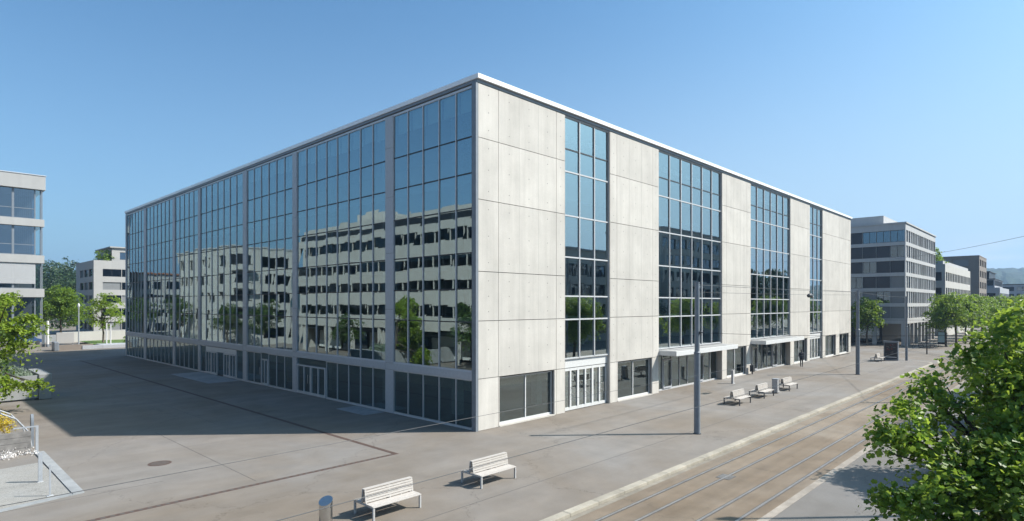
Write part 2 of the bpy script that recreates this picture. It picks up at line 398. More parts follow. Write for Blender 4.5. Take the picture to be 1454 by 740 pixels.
# ------------------------------------------------------------------ THE HALL
LX, LY, HT = 67.92, 64.11, 18.0
hall = thing('exhibition_hall', 'huge flat roofed hall with pale concrete piers and one long mirrored glass side', 'building', (0,0,0))
ZB = [0, 2.62, 5.55, 8.06, 11.70, 14.82, 17.56]                     # concrete panel courses
GAP = .026
piers = [ # u0,u1, panel edges, ground window (u0,u1)
    (0.0, 7.10, [0.10,1.55,6.29,7.07], [(1.62,6.12)]),
    (11.70, 17.90, [11.75,12.53,17.07,17.87], [(12.62,16.97)]),
    (28.40, 34.52, [28.45,29.30,33.65,34.49], [(29.36,33.55)]),
    (44.95, 51.26, [45.0,46.0,50.45,51.23], [(46.1,50.35)]),
    (55.85, 67.92, [55.9,56.85,62.62,66.95,67.90], [(56.94,61.2),(62.7,66.9)])]
def gwin(face, plane, u0, u1, z0, z1, n, d=-.26, fm='white', gm='gshop', fr=.07):
    """a framed window of n panes: part > frame, pane"""
    f = MB()
    f.fb(face,plane,u0,u1,d-.05,d+.05,z0,z0+fr*1.6); f.fb(face,plane,u0,u1,d-.05,d+.05,z1-fr,z1)
    f.fb(face,plane,u0,u0+fr,d-.05,d+.05,z0+fr*1.6,z1-fr); f.fb(face,plane,u1-fr,u1,d-.05,d+.05,z0+fr*1.6,z1-fr)
    for i in range(1,n):
        u = u0+(u1-u0)*i/n; f.fb(face,plane,u-fr/2,u+fr/2,d-.05,d+.05,z0+fr*1.6,z1-fr)
    fo = f.build('window', M[fm], hall)
    p = MB()
    for i in range(n):
        a = u0+(u1-u0)*i/n; b = u0+(u1-u0)*(i+1)/n
        p.fq(face,plane,a+.03,b-.03,d,z0+fr*1.6,z1-fr,0,.003)
    p.build('pane', M[gm], fo)
    return fo
for (u0,u1,ed,gw) in piers:
    c = MB()
    # backing wall (dark behind the open joints), with the ground window left open
    wz = 2.56
    us = [u0+.02]+[q for ab in gw for q in ab]+[u1-.02]
    for i in range(0,len(us),2): c.fb('S',0,us[i],us[i+1],-.40,-.125,0,wz,1)
    c.fb('S',0,u0+.02,u1-.02,-.40,-.125,wz,17.56,1)
    for r in range(len(ZB)-1):
        for e in range(len(ed)-1):
            a, b = ed[e]+GAP*.5, ed[e+1]-GAP*.5
            z0, z1 = ZB[r]+GAP*.6, ZB[r+1]-GAP*.6
            if r == 0:
                if any(abs(q[0]-ed[e]) < .2 for q in gw) :
                    q = [q for q in gw if abs(q[0]-ed[e]) < .2][0]
                    for (aa,bb) in ((a,q[0]),(q[1],b)):
                        if bb-aa > .02: c.fb('S',0,aa,bb,-.125,0,z0,z1,0)
                    continue
            c.fb('S',0,a,b,-.125,0,z0,z1,0)
            if r > 0:                                            # cast-in joints and tie holes
                w_ = b-a; nv = max(1,int(round(w_/1.55)))
                for i in range(nv):
                    uu = a+w_*(i+.5)/nv
                    for zz in (z0+.45,(z0+z1)/2,z1-.45):
                        du = .03; c.face([(uu+du*math.cos(t),-.002,zz+du*math.sin(t)) for t in [k*math.pi/3 for k in range(6)]][::1],2)
                for i in range(1,nv):
                    uu = a+w_*i/nv; c.fb('S',0,uu-.006,uu+.006,0,.0015,z0,z1,3)
    # reveals in concrete at both sides
    c.fb('S',0,u0,u0+.03,-.42,-.003,0,17.56,0) if u0 > 0 else None
    c.fb('S',0,u1-.03,u1,-.42,-.003,0,17.56,0)
    c.build('concrete_pier', [M['conc'], M['slot'], plain('tie_hole',(.15,.145,.14),.9), plain('cast_joint',(.30,.29,.275),.9)], hall)
    for q in gw:
        gwin('S',0,q[0],q[1],.06,2.56,2)
        s = MB(); s.fb('S',0,q[0],q[1],-.30,.03,0.0,.06); s.build('sill', M['conc'], hall)
c = MB(); c.box(-.06,.10,-.004,.30,0,17.56); c.build('corner_post', M['pole'], hall)
# street bays
TZ = [3.16,5.49,6.88,9.20,11.67,14.28,17.50]
bays = [(7.10,11.70,3,'doors'),(17.90,28.40,6,'shop'),(34.52,44.95,6,'shop'),(51.26,55.85,3,'doors')]
for (u0,u1,n,kind) in bays:
    f = MB(); d_ = -.15
    us = [u0+(u1-u0)*i/n for i in range(n+1)]
    for i,u in enumerate(us):
        hw = .038
        a,b = max(u0,u-hw), min(u1,u+hw); f.fb('S',0,a,b,d_-.10,d_+.07,TZ[0],17.5)
    for z in TZ: f.fb('S',0,u0,u1,d_-.08,d_+.055,z-.042,z+.042)
    fo = f.build('window', M['frame'], hall)
    t = MB(); t.fb('S',0,u0,u1,d_-.04,d_+.035,15.58,15.66); t.build('transom', M['dark'], fo)
    p = MB(); rows = [3.16,5.49,6.88,9.2,11.67,14.28,15.62,17.5]
    for i in range(n):
        for r in range(len(rows)-1): p.fq('S',0,us[i]+.02,us[i+1]-.02,d_,rows[r]+.03,rows[r+1]-.03,0,.006)
    p.build('pane', M['glassS'], fo)
    b = MB()
    for i in range(n): b.fb('S',0,us[i]+.25,us[i+1]-.25,-.95,-.75,16.45,16.72)
    b.build('blind', M['blind'], fo)  # pale boxes added to imitate bright ceiling strips at the pane tops
    h = MB(); h.fb('S',0,u0,u1,-.42,-.05,17.5,17.56); h.build('lintel', M['alud'], hall)
    if kind == 'doors':
        s = MB(); s.fb('S',0,u0,u1,-.36,-.20,2.60,3.10); s.build('spandrel_panel', M['white'], hall)
        nl = 3 if n == 3 and u0 < 20 else 2
        for q in range(nl):
            a = u0+.06+(u1-u0-.12)*q/nl; b_ = u0+.06+(u1-u0-.12)*(q+1)/nl
            f = MB(); zt = 2.56
            for (aa,bb) in ((a,a+.09),((a+b_)/2-.07,(a+b_)/2+.07),(b_-.09,b_)): f.fb('S',0,aa,bb,-.34,-.22,.04,zt)
            f.fb('S',0,a+.09,b_-.09,-.335,-.225,zt-.16,zt); f.fb('S',0,a+.09,b_-.09,-.335,-.225,.04,.22)
            fo = f.build('door', M['white'], hall)
            p = MB(); mid = (a+b_)/2
            p.fq('S',0,a+.08,mid-.06,-.28,.2,zt-.1,0,.002); p.fq('S',0,mid+.06,b_-.08,-.28,.2,zt-.1,0,.002); p.build('pane', M['glassS'], fo)
            hd = MB()
            for sg in (-1,1): hd.tube([(mid+sg*.12,-.16,.9),(mid+sg*.12,-.16,1.5)],.015,6); hd.fb('S',0,mid+sg*.12-.01,mid+sg*.12+.01,-.22,.16-.01,1.0,1.02); hd.fb('S',0,mid+sg*.12-.01,mid+sg*.12+.01,-.22,.15,1.4,1.42)
            hd.build('handle', M['steel'], fo)
    else:
        f = MB(); d2 = -.50
        nn = 8; uu = [u0+(u1-u0)*i/nn for i in range(nn+1)]
        for u in uu: f.fb('S',0,max(u0,u-.03),min(u1,u+.03),d2-.05,d2+.05,.05,2.72)
        f.fb('S',0,u0,u1,d2-.048,d2+.048,.0,.12); f.fb('S',0,u0,u1,d2-.05,d2+.052,2.62,2.74)
        fo = f.build('shop_window', M['frame'], hall)
        p = MB()
        for i in range(nn): p.fq('S',0,uu[i]+.02,uu[i+1]-.02,d2,.1,2.65,0,.003)
        p.build('pane', M['gshop'], fo)
        for q in (1,5):
            dd = MB(); a,b_ = uu[q]+.04, uu[q+1]-.04
            for (aa,bb) in ((a,a+.07),(b_-.07,b_)): dd.fb('S',0,aa,bb,d2+.06,d2+.12,.13,2.3)
            dd.fb('S',0,a+.07,b_-.07,d2+.062,d2+.118,2.2,2.3); dd.fb('S',0,a+.07,b_-.07,d2+.062,d2+.118,.13,.25)
            do = dd.build('door', M['alud'], hall); hd = MB(); hd.tube([(b_-.12,-d2-.17,.8),(b_-.12,-d2-.17,1.5)],.014,6); hd.build('handle', M['steel'], do)
        s = MB(); s.fb('S',0,u0,u1,-.62,-.30,2.74,3.10); s.build('spandrel_panel', M['alud'], hall)
        cn_ = MB(); cn_.fb('S',0,u0+.02,u1-.02,-.28,1.38,2.72,3.05,0); cn_.fb('S',0,u0+.1,u1-.1,-.28,1.30,3.05,3.075,1)
        q = u0+1.4
        while q < u1-.5: cn_.fb('S',0,q,q+.03,-.28,1.3,3.075,3.10,0); q += 1.75
        cn_.build('canopy', [M['white'],M['bw']], hall, bevel=.01)
# long mirrored side (faces west)
WP = [0.0,.26],[7.18,7.96],[19.09,19.74],[27.80,28.56],[38.39,38.95],[45.62,46.28],[55.59,56.41],[63.75,64.11]
NP = [5,8,6,7,5,7,6]
WZ = [2.95,5.48,7.18,9.02,11.28,13.08,14.92,17.5]
for (a,b) in WP[1:]:
    s = MB(); zz = [0,2.56,2.94,6.1,9.4,12.7,15.6,17.5]
    for i in range(len(zz)-1): s.fb('W',0,a,b,-.22,.0,zz[i]+.008,zz[i+1]-.008,0)
    s.fb('W',0,a+.02,b-.02,-.22,-.02,0,17.5,1); s.build('cladding_pier', [M['alud'], M['slot']], hall)
for bi in range(7):
    v0, v1, n = WP[bi][1], WP[bi+1][0], NP[bi]
    vs_ = [v0+(v1-v0)*i/n for i in range(n+1)]; d_ = -.08
    f = MB()
    for i,v in enumerate(vs_):
        a,b = max(v0,v-.03),min(v1,v+.03); f.fb('W',0,a,b,d_-.06,d_+.05,2.94,17.5)
    f.fb('W',0,v0,v1,d_-.06,d_+.048,17.38,17.5); f.fb('W',0,v0,v1,d_-.06,d_+.048,2.94,3.03)
    fo = f.build('window', M['alu'], hall)
    t = MB()
    for z in WZ[1:-1]: t.fb('W',0,v0,v1,d_-.05,d_+.03,z-.03,z+.03)
    t.build('transom', M['dark'], fo)
    p = MB()
    for i in range(n):
        for r in range(len(WZ)-1): p.fq('W',0,vs_[i]+.02,vs_[i+1]-.02,d_,WZ[r]+.02,WZ[r+1]-.02,0,.005)
    p.build('pane', M['glass'], fo)
    b = MB()
    for i in range(n): b.fb('W',0,vs_[i]+.09,vs_[i+1]-.09,-.34,-.32,16.35+random.choice((0,0,.1)),17.4)
    b.build('blind', M['blind'], fo)
    s = MB(); s.fb('W',0,v0,v1,-.22,.01,2.56,2.94); s.build('spandrel_panel', M['alud'], hall)
    # ground storey
    holes = {1:[(5,8)], 2:[(3,4)], 3:[(1,6)]}.get(bi, [])
    def inhole(i): return any(h[0] <= i < h[1] for h in holes)
    runs = []; st = None
    for i in range(n+1):
        if i < n and not inhole(i):
            if st is None: st = i
        elif st is not None: runs.append((st,i)); st = None
    for (r0,r1) in runs:
        f = MB(); p = MB()
        for i in range(r0,r1+1):
            v = vs_[i]; a,b = max(v0,v-.028),min(v1,v+.028); f.fb('W',0,a,b,d_-.06,d_+.04,.0,2.56)
        for i in range(r0,r1):
            f.fb('W',0,vs_[i]+.028,vs_[i+1]-.028,d_-.055,d_+.035,0,.12); f.fb('W',0,vs_[i]+.028,vs_[i+1]-.028,d_-.055,d_+.035,2.49,2.56)
            p.fq('W',0,vs_[i]+.03,vs_[i+1]-.03,d_,.14,2.5,0,.003)
        fo = f.build('shop_window', M['frame'], hall); p.build('pane', M['glass'], fo)
    for (h0,h1) in holes:
        if bi == 3:
            s = MB(); s.fb('W',0,vs_[h0]+.05,vs_[h1]-.05,d_-.05,d_+.06,2.1,2.5); s.build('spandrel_panel', M['white'], hall)
        segs = [(h0,h1)] if h1-h0 < 4 else [(h0,h0+2),(h0+3,h1)]
        if h1-h0 >= 4:
            q = MB(); q.fq('W',0,vs_[h0+2]+.03,vs_[h0+3]-.03,d_,.14,2.1,0,.003); q.build('pane', M['glass'], hall)
        for (a_,b_) in segs:
            va, vb = vs_[a_]+.08, vs_[b_]-.08; zt = 2.08
            nl = 1 if b_-a_ == 1 else 2
            for q in range(nl):
                a = va+(vb-va)*q/nl+.01; b = va+(vb-va)*(q+1)/nl-.01
                f = MB()
                for (aa,bb) in ((a,a+.09),(b-.09,b)): f.fb('W',0,aa,bb,d_-.03,d_+.10,.03,zt)
                if b-a > .9: f.fb('W',0,(a+b)/2-.04,(a+b)/2+.04,d_-.025,d_+.09,.2,zt-.1)
                f.fb('W',0,a+.09,b-.09,d_-.028,d_+.098,zt-.1,zt); f.fb('W',0,a+.09,b-.09,d_-.028,d_+.098,.03,.2)
                do = f.build('door', M['frame'], hall)
                pp = MB(); pp.fq('W',0,a+.08,b-.08,d_+.03,.18,zt-.08,0,.002); pp.build('pane', M['glass'], do)
                hd = MB(); hv = b-.14 if q == 0 else a+.14; hd.tube([(-d_-.17-.06,hv,.85),(-d_-.17-.06,hv,1.45)],.014,6); hd.build('handle', M['steel'], do)
            if bi != 3:
                pp = MB(); pp.fq('W',0,va-.03,vb+.03,d_,2.12,2.5,0,.002); po = pp.build('pane', M['glass'], hall)
# hidden sides, roof, interior
s = MB(); s.box(.3,LX-.02,LY-.45,LY-.02,0,17.56); s.box(LX-.45,LX-.02,.42,LY-.46,0,17.56); s.build('wall', M['conc2'], hall)
s = MB(); s.box(.05,LX-.05,.05,LY-.05,17.57,17.70); s.box(.5,LX-.5,.5,LY-.5,17.70,17.8); s.build('roof', M['roofm'], hall)
e = MB()
e.box(-.05,LX+.16,-.16,.30,17.735,17.965); e.box(-.05,LX+.16,LY-.3,LY+.16,17.735,17.965); e.box(-.05,.30,.302,LY-.302,17.735,17.965); e.box(LX-.3,LX+.16,.302,LY-.302,17.735,17.965)
e.build('roof_edge', M['cap'], hall)
e = MB(); e.box(.0,LX+.05,-.03,.04,17.565,17.733); e.box(.0,.04,.042,LY,17.565,17.733); e.build('roof_flashing', M['pole'], hall)
for z in (2.70,5.5,9.1,13.1):
    s = MB(); s.box(1.3,LX-.6,1.5,LY-.6,z-.14,z+.14); s.build('floor_slab', M['inwall'], hall)
s = MB(); s.box(9,LX-.6,10.0,10.3,.01,17.4); s.box(9,9.3,10.4,LY-.6,.01,17.4); s.build('interior_wall', M['inwall'], hall)
s = MB(); s.box(.3,LX-.5,.5,LY-.5,.002,.03); s.build('interior_floor', M['infloor'], hall)
for i in range(9):
    s = MB(); s.box(2.2,2.7,4+7*i,4.5+7*i,.03,17.4); s.build('column', M['inwall'], hall)
for i in range(8):
    s = MB(); s.box(8+7.5*i,8.5+7.5*i,3.0,3.5,.03,17.4); s.build('column', M['inwall'], hall)

# ------------------------------------------------------------------ generic facade with window grid
def facade(root, mbwall, face, plane, U0, U1, cols, rows, z0, z1, wm='gwin', fm='dark', d=.22, kinds=None, sill=None, panes=2):
    """wall boxes around a grid of openings; every window its own part (> pane)"""
    rows = sorted(rows); cols = sorted(cols)
    zz = z0
    for (a,b) in rows:
        mbwall.fb(face,plane,U0,U1,-d,0,zz,a); zz = b
        u = U0
        for (c0,c1) in cols:
            if c0-u > .001: mbwall.fb(face,plane,u,c0,-d,-.002,a,b)
            u = c1
        if U1-u > .001: mbwall.fb(face,plane,u,U1,-d,-.002,a,b)
    mbwall.fb(face,plane,U0,U1,-d,0,zz,z1)
    for ri,(a,b) in enumerate(rows):
        for ci,(c0,c1) in enumerate(cols):
            kd = kinds(ri,ci) if kinds else 'w'
            f = MB(); dd = -d*.7
            if kd == 'w':
                t = .06
                f.fb(face,plane,c0,c1,dd-.04,dd+.03,a,a+t); f.fb(face,plane,c0,c1,dd-.04,dd+.03,b-t,b)
                for i in range(panes+1):
                    u = c0+(c1-c0)*i/panes; f.fb(face,plane,max(c0,u-t/2),min(c1,u+t/2),dd-.038,dd+.028,a+t,b-t)
                o = f.build('window', M[fm], root)
                p = MB()
                for i in range(panes):
                    p.fq(face,plane,c0+(c1-c0)*i/panes,c0+(c1-c0)*(i+1)/panes,dd,a+.02,b-.02,0,.004)
                p.build('pane', M[wm], o)
            else:
                f.fb(face,plane,c0,c1,dd-.03,dd+.02,a,b)
                n_ = int((b-a)/.22)
                for i in range(n_): f.fb(face,plane,c0+.03,c1-.03,dd+.02,dd+.032,a+.03+i*(b-a-.06)/n_,a+.03+(i+.8)*(b-a-.06)/n_)
                f.build('shutter', M[kd], root)
def spread(u0,u1,n,gap): 
    w_ = (u1-u0-(n-1)*gap)/n
    return [(u0+i*(w_+gap), u0+i*(w_+gap)+w_) for i in range(n)]
rnd = random.Random(3)

# dark office block at the end of the square
X,Y = 89.5,-2.35
B = thing('office_building', 'six storey grey banded office block with open arcade, beyond the end of the hall', 'building', (X,Y,0))
wl = MB(); rows = [(4.15+2.42*i, 4.15+2.42*i+1.86) for i in range(6)]
pat = ['w','shutd','shut','w','shutd','w','shutl']
facade(B, wl, 'W', X, Y, 31, spread(Y+.15,30.8,17,.02), rows, 3.3, 19.1, d=.3, kinds=lambda r,c: rnd.choice(['w','w','w','shutd','shutd','shut']) if r > 0 else rnd.choice(['shut','shut','w','shut']))
facade(B, wl, 'S', Y, X+.302, X+27, spread(X+.5,X+26.8,15,.35), rows, 3.3, 19.1, d=.3, kinds=lambda r,c: rnd.choice(['w','w','shut','shutl','shutl']))
wl.build('wall', M['b1'], B)
s = MB(); s.box(X+.35,X+26.95,Y+.35,30.9,3.3,19.0); s.build('core', M['gdark'], B)
s = MB(); s.box(X-.15,X+27.1,Y-.15,31,19.1,19.32); s.build('roof', M['b1'], B)
s = MB(); s.box(X+2.5,X+20,Y+3.5,28,19.32,20.9); s.build('penthouse', M['b1'], B)
for i in range(9):
    s = MB(); s.box(X+.02+3.2*i,X+.5+3.2*i,Y+.02,Y+.6,GZ,3.3); s.build('column', M['b1'], B)
for i in range(6):
    s = MB(); s.box(X+.02,X+.5,Y+4+4.4*i,Y+4.6+4.4*i,GZ,3.3); s.build('column', M['b1'], B)
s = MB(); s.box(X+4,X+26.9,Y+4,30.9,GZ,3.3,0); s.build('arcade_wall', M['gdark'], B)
for i in range(6):
    f = MB(); f.fb('W',X+4,Y+4.4+4.2*i,Y+8.2+4.2*i,.02,.05,.3,2.9); f.build('window', M['gwin'], B)

# cream banded block, taupe block, pale stepped block further down the street
X,Y = 128.,-2.35
B = thing('office_building', 'low cream office block with continuous window bands, behind the street trees', 'building', (X,Y,0))
wl = MB(); rows = [(2.2+3.35*i, 2.2+3.35*i+1.75) for i in range(4)]
rows = [(1.3,3.2),(4.6,6.5),(7.95,9.8),(11.2,13.0)]
facade(B, wl, 'W', X, Y, 26, spread(Y+.6,25.5,7,.12), rows, GZ, 14.6, d=.3, kinds=lambda r,c: rnd.choice(['w','w','shut']), fm='shut')
facade(B, wl, 'S', Y, X+.302, X+39, spread(X+.8,X+38.5,16,.6), rows, GZ, 14.6, d=.3, fm='shut')
wl.build('wall', M['cream'], B)
s = MB(); s.box(X+.35,X+38.9,Y+.35,25.9,0,14.4); s.build('core', M['gdark'], B)
s = MB(); s.box(X+.4,X+38.6,Y+.4,25.6,14.6,15.3); s.build('roof', M['b1'], B)
X,Y = 186.,-2.35
B = thing('apartment_building', 'taupe rendered block with scattered square windows, rising behind the cream office block', 'building', (X,Y,0))
wl = MB(); rows = [(1.5+3.1*i, 3.3+3.1*i) for i in range(6)]
facade(B, wl, 'W', X, Y, 26, [(0,3.5),(4.6,6.4),(9,13),(15,17),(19,23)], rows, GZ, 19.6, d=.3, kinds=lambda r,c: rnd.choice(['w','w','w','shut']))
facade(B, wl, 'S', Y, X+.302, X+18, spread(X+1.5,X+17,4,1.6), rows, GZ, 19.6, d=.3)
wl.build('wall', M['b3'], B)
s = MB(); s.box(X+.35,X+17.9,Y+.35,25.9,0,19.4); s.build('core', M['gdark'], B)
s = MB(); s.box(X-.05,X+18.05,Y-.05,26,19.6,19.85); s.build('roof', M['b3'], B)
X,Y = 218.,-4.4
B = thing('apartment_building', 'pale blue white stepped block with glazed setback storeys, last before the hill', 'building', (X,Y,0))
wl = MB()
facade(B, wl, 'W', X, Y, 20, spread(Y+1,19,4,1.2), [(8.3,9.9)], GZ, 11.6, d=.3)
facade(B, wl, 'S', Y, X+.302, X+34, spread(X+1,X+33,8,1.2), [(1.6,3.4),(5,6.8),(8.3,9.9)], GZ, 11.6, d=.3)
facade(B, wl, 'W', X+2.5, Y+1.5, 19, spread(Y+1.8,18.6,6,.15), [(12.3,14.0)], 11.602, 14.3, d=.3)
facade(B, wl, 'S', Y+1.5, X+2.802, X+30, spread(X+3,X+29.6,9,.15), [(12.3,14.0)], 11.602, 14.3, d=.3)
wl.build('wall', M['b4'], B)
s = MB(); s.box(X+.35,X+33.9,Y+.35,19.9,0,11.5); s.box(X+2.85,X+29.9,Y+1.85,18.9,11.6,14.2); s.box(X+4.5,X+24,Y+3,17,14.3,16.7); s.build('core', M['gdark'], B)
s = MB(); s.box(X+2.3,X+30.2,Y+1.3,19.2,14.3,14.5); s.box(X+4.2,X+24.3,Y+2.7,17.3,16.7,16.95); s.build('roof', M['dark'], B)
X,Y = 285.,-9
B = thing('apartment_building', "long pale flat roofed building below the wooded hill at the far street end", 'building', (X,Y,0))
wl = MB(); facade(B, wl, 'W', X, Y, 30, spread(Y+1,29,9,.8), [(2,4),(5.2,7.2),(8.5,10.5),(11.6,13.2)], GZ, 14, d=.3); wl.build('wall', M['b4'], B)
s = MB(); s.box(X+.35,X+25,Y+.02,29.9,0,13.9); s.build('core', M['b4'], B); s = MB(); s.box(X-.2,X+25.2,Y-.2,30.2,14,14.3); s.build('roof', M['dark'], B)

# white office with big glazing, left edge
X1,Y0 = -2.1,108.
B = thing('office_building', 'tall white office block with wide glazed storeys and a lowered blind, at the left edge', 'building', (X1,Y0,0))
xs0 = -11.
s = MB()
for (a,b,ov) in ((26.1,28.5,.5),(19.75,21.0,.35),(13.45,14.8,.35),(7.6,9.05,.35)): s.box(xs0,X1+ov,Y0-ov,Y0+17,a,b)
s.build('wall', M['bw'], B, bevel=.02)
s = MB(); s.box(xs0,X1+.6,Y0-.6,Y0+17.1,28.5,28.62); s.build('roof_edge', M['alu'], B)
fl = [(21.0,26.1),(14.8,19.75),(9.05,13.45),(0,7.6)]
for fi,(a,b) in enumerate(fl):
    for i,(u0,u1) in enumerate(((-11,-8.1),(-8.1,-5.9),(-5.9,-2.9))):
        f = MB(); t = .16
        f.fb('S',Y0,u0,u0+t,-.3,-.1,a,b); f.fb('S',Y0,u1-t,u1,-.3,-.1,a,b); f.fb('S',Y0,u0+t,u1-t,-.28,-.12,a+1.7,a+1.82); f.fb('S',Y0,u0+t,u1-t,-.3,-.1,a,a+.14)
        o = f.build('window', M['pole'], B); p = MB(); p.fq('S',Y0,u0+.02,u1-.02,-.2,a+.02,b-.02,0,.004); p.build('pane', M['gwin'], o)
    p = MB(); p.fq('S',Y0,-2.9,X1-.2,-.2,a+.02,b-.02,0,.004); p.build('pane', M['glass'], B)
    s = MB(); s.box(X1-.2,X1-.05,Y0+.1,Y0+.3,a,b); s.box(X1-.05,X1+.1,Y0-.3,Y0-.15,a,b); s.build('post', M['pole'], B)
    s = MB()
    for q in range(9): s.box(-5.6+q*.27,-5.45+q*.27,Y0+1.0,Y0+1.06,a+.1,b-.1)
    if fi < 2: s.build('curtain', M['blind'], B)
s = MB()
for q in range(34): s.box(xs0,-2.95,Y0-.14,Y0-.10,9.9+q*.105,9.98+q*.105)
s.build('blind', M['shutl'], B)
s = MB(); s.box(xs0,X1-.1,Y0+9,Y0+16.9,0,28); s.build('core', M['inwall'], B)

# white apartment block behind the lime tree
X,Y = 9.4,128.
B = thing('apartment_building', 'white apartment block with a planted roof terrace, behind the lime green tree', 'building', (X,Y,0))
wl = MB(); rows = [(.9,2.6),(3.9,5.5),(6.7,8.3),(9.5,11.1),(12.3,13.9)]
facade(B, wl, 'W', X, Y, 145, spread(Y+1.2,Y+13.0,3,.8), rows, -.1, 15.7, d=.3, kinds=lambda r,c: rnd.choice(['w','w','shutd']), panes=3)
facade(B, wl, 'S', Y, X+.302, X+24, [(X+1.6,X+5.0),(X+5.1,X+9.4),(X+9.6,X+13.2),(X+15,X+19),(X+20,X+23)], rows, -.1, 15.7, d=.3, kinds=lambda r,c: 'w' if (c+r)%3 else 'shut', panes=2)
wl.build('wall', M['bw'], B)
s = MB(); s.box(X+.35,X+23.9,Y+.35,144.9,0,15.6); s.build('core', M['gdark'], B)
wl = MB(); facade(B, wl, 'S', Y+1.2, X+3.5, X+22, [(X+5,X+9.5),(X+10,X+15),(X+16,X+21)], [(16.1,17.7)], 15.702, 18.6, d=.3); wl.box(X+3.5,X+3.8,Y+1.22,Y+14,15.7,18.6); wl.build('penthouse', M['bw'], B)
s = MB(); s.box(X+3.85,X+21.9,Y+1.55,Y+14,15.7,18.4); s.build('core', M['gdark'], B)
s = MB(); s.box(X+3.1,X+22.4,Y+.8,Y+14.4,18.6,18.85); s.box(X+17.5,X+18.3,Y+4,Y+5,18.85,20.2); s.build('roof', M['bw'], B)

# blocks that the long glass side mirrors (west of the square)
XE = -20.3
B = thing('office_building', 'long cream office block with strip windows, mirrored in the near bays of the glass side', 'building', (XE,15,0))
wl = MB(); rows = [(5.1,6.3),(7.8,9.0),(10.4,11.6),(13.1,14.3)]
facade(B, wl, 'E', XE, 12, 59.5, spread(12.4,59.1,17,.06), rows, 3.5, 15.2, d=.25, panes=2, wm='gsoft')
wl.fb('E',XE,12,59.5,-2.2,-1.2,15.2,16.0); wl.fb('E',XE,12,59.5,-2.4,-.6,16.0,16.9); wl.box(XE-12,XE-.002,12,12.3,0,16.0); wl.box(XE-12,XE-.3,59.2,59.5,0,16.0)
for q in range(8): wl.fb('E',XE,12.1+6.6*q,12.5+6.6*q,-.4,-.05,GZ,3.5)
wl.build('wall', M['cream'], B)
s = MB(); s.box(XE-11,XE-.3,12.35,59.1,3.0,15.9); s.box(XE-11,XE-2.5,12.35,59.1,0,3.0); s.build('core', M['gdark'], B)
s = MB(); s.box(XE-12,XE-1.0,12,59.5,16.9,17.0); s.box(XE-9,XE-5,46,52,17,19); s.build('roof', M['cream'], B)
for q in range(7):
    f = MB(); f.fb('E',XE,12.6+6.6*q,18.6+6.6*q,-2.3,-2.2,.3,2.7); f.build('shop_window', M['gwin'] if q%2 else M['blind'], B)
XE,Y0 = -14.85,71.7
B = thing('apartment_building', 'cream apartment house with deep dark balconies, mirrored in the middle of the glass side', 'building', (XE,Y0,0))
wl = MB(); rows = [(1.0,2.6),(3.9,5.5),(6.7,8.3),(9.5,11.1),(12.2,13.9)]
facade(B, wl, 'E', XE, Y0, 94, [(73,75),(78,79.2),(82,84),(88,89.2),(91,92.5)], rows, -.05, 15.2, d=.3, wm='gsoft')
facade(B, wl, 'S', Y0, -25.5, XE-.302, [(-24.8,-22.6),(-22.3,-20.2)], rows, -.05, 15.2, d=.3, wm='gsoft')
wl.build('wall', M['cream'], B)
s = MB(); s.box(-25.4,XE-.35,Y0+.35,93.9,0,15.1); s.build('core', M['cream'], B)
for r in range(1,5):
    s = MB(); zb = 3.2+2.8*(r-1)
    s.box(-18.3,-15.6,Y0-1.2,Y0-.003,zb,zb+.85,0); s.box(-18.2,-15.7,Y0-1.1,Y0-1.04,zb+.85,zb+1.0,1); s.box(-18.2,-15.7,Y0-.06,Y0-.004,zb+.85,zb+2.5,2); s.build('balcony', [M['cream'],M['dark'],M['gdark']], B)
s = MB(); s.box(-25.6,XE+.1,Y0-.1,94.1,15.2,15.4); s.build('roof', M['b1'], B)
B = thing('apartment_building', 'low pale terrace house mirrored at the far end of the glass side', 'building', (-24,112,0))
wl = MB(); facade(B, wl, 'S', 112, -26, -13, spread(-25.4,-13.6,5,.9), [(1,2.6),(3.9,5.5),(6.7,8.3),(9.4,11)], -.05, 12.4, d=.3); wl.box(-13.3,-13.003,112.3,128,0,12.4); wl.build('wall', M['bw'], B)
s = MB(); s.box(-25.9,-13.35,112.35,128,0,12.3); s.build('core', M['cream'], B)
s = MB(); s.box(-26.3,-12.7,111.7,128.2,12.4,12.7); s.build('roof', M['red'], B)
# blocks across the tram street that the street bays mirror
for (x0,x1,y,h,nm,lab) in ((46,80,-38,15.5,'office_building','dark fronted office block across the tram street, mirrored in the first street bays'),
                           (85,126,-37,21.5,'office_building','taller grey block across the tram street, mirrored in the middle street bays')):
    B = thing(nm, lab, 'building', (x0,y,0)); wl = MB(); ns = int((h-1)/3.3)
    facade(B, wl, 'N', y, x0, x1, spread(x0+.8,x1-.8,8,1.0), [(1.2+3.3*i,3.2+3.3*i) for i in range(ns)], -.1, h, d=.3)
    wl.box(x0,x0+.3,y-14,y-.302,0,h); wl.build('wall', M['cream'], B)
    s = MB(); s.box(x0+.35,x1-.01,y-14,y-.35,0,h-.1); s.build('core', M['gdark'], B)
    s = MB(); s.box(x0-.2,x1+.2,y-14.2,y+.2,h,h+.3); s.build('roof', M['b1'], B)

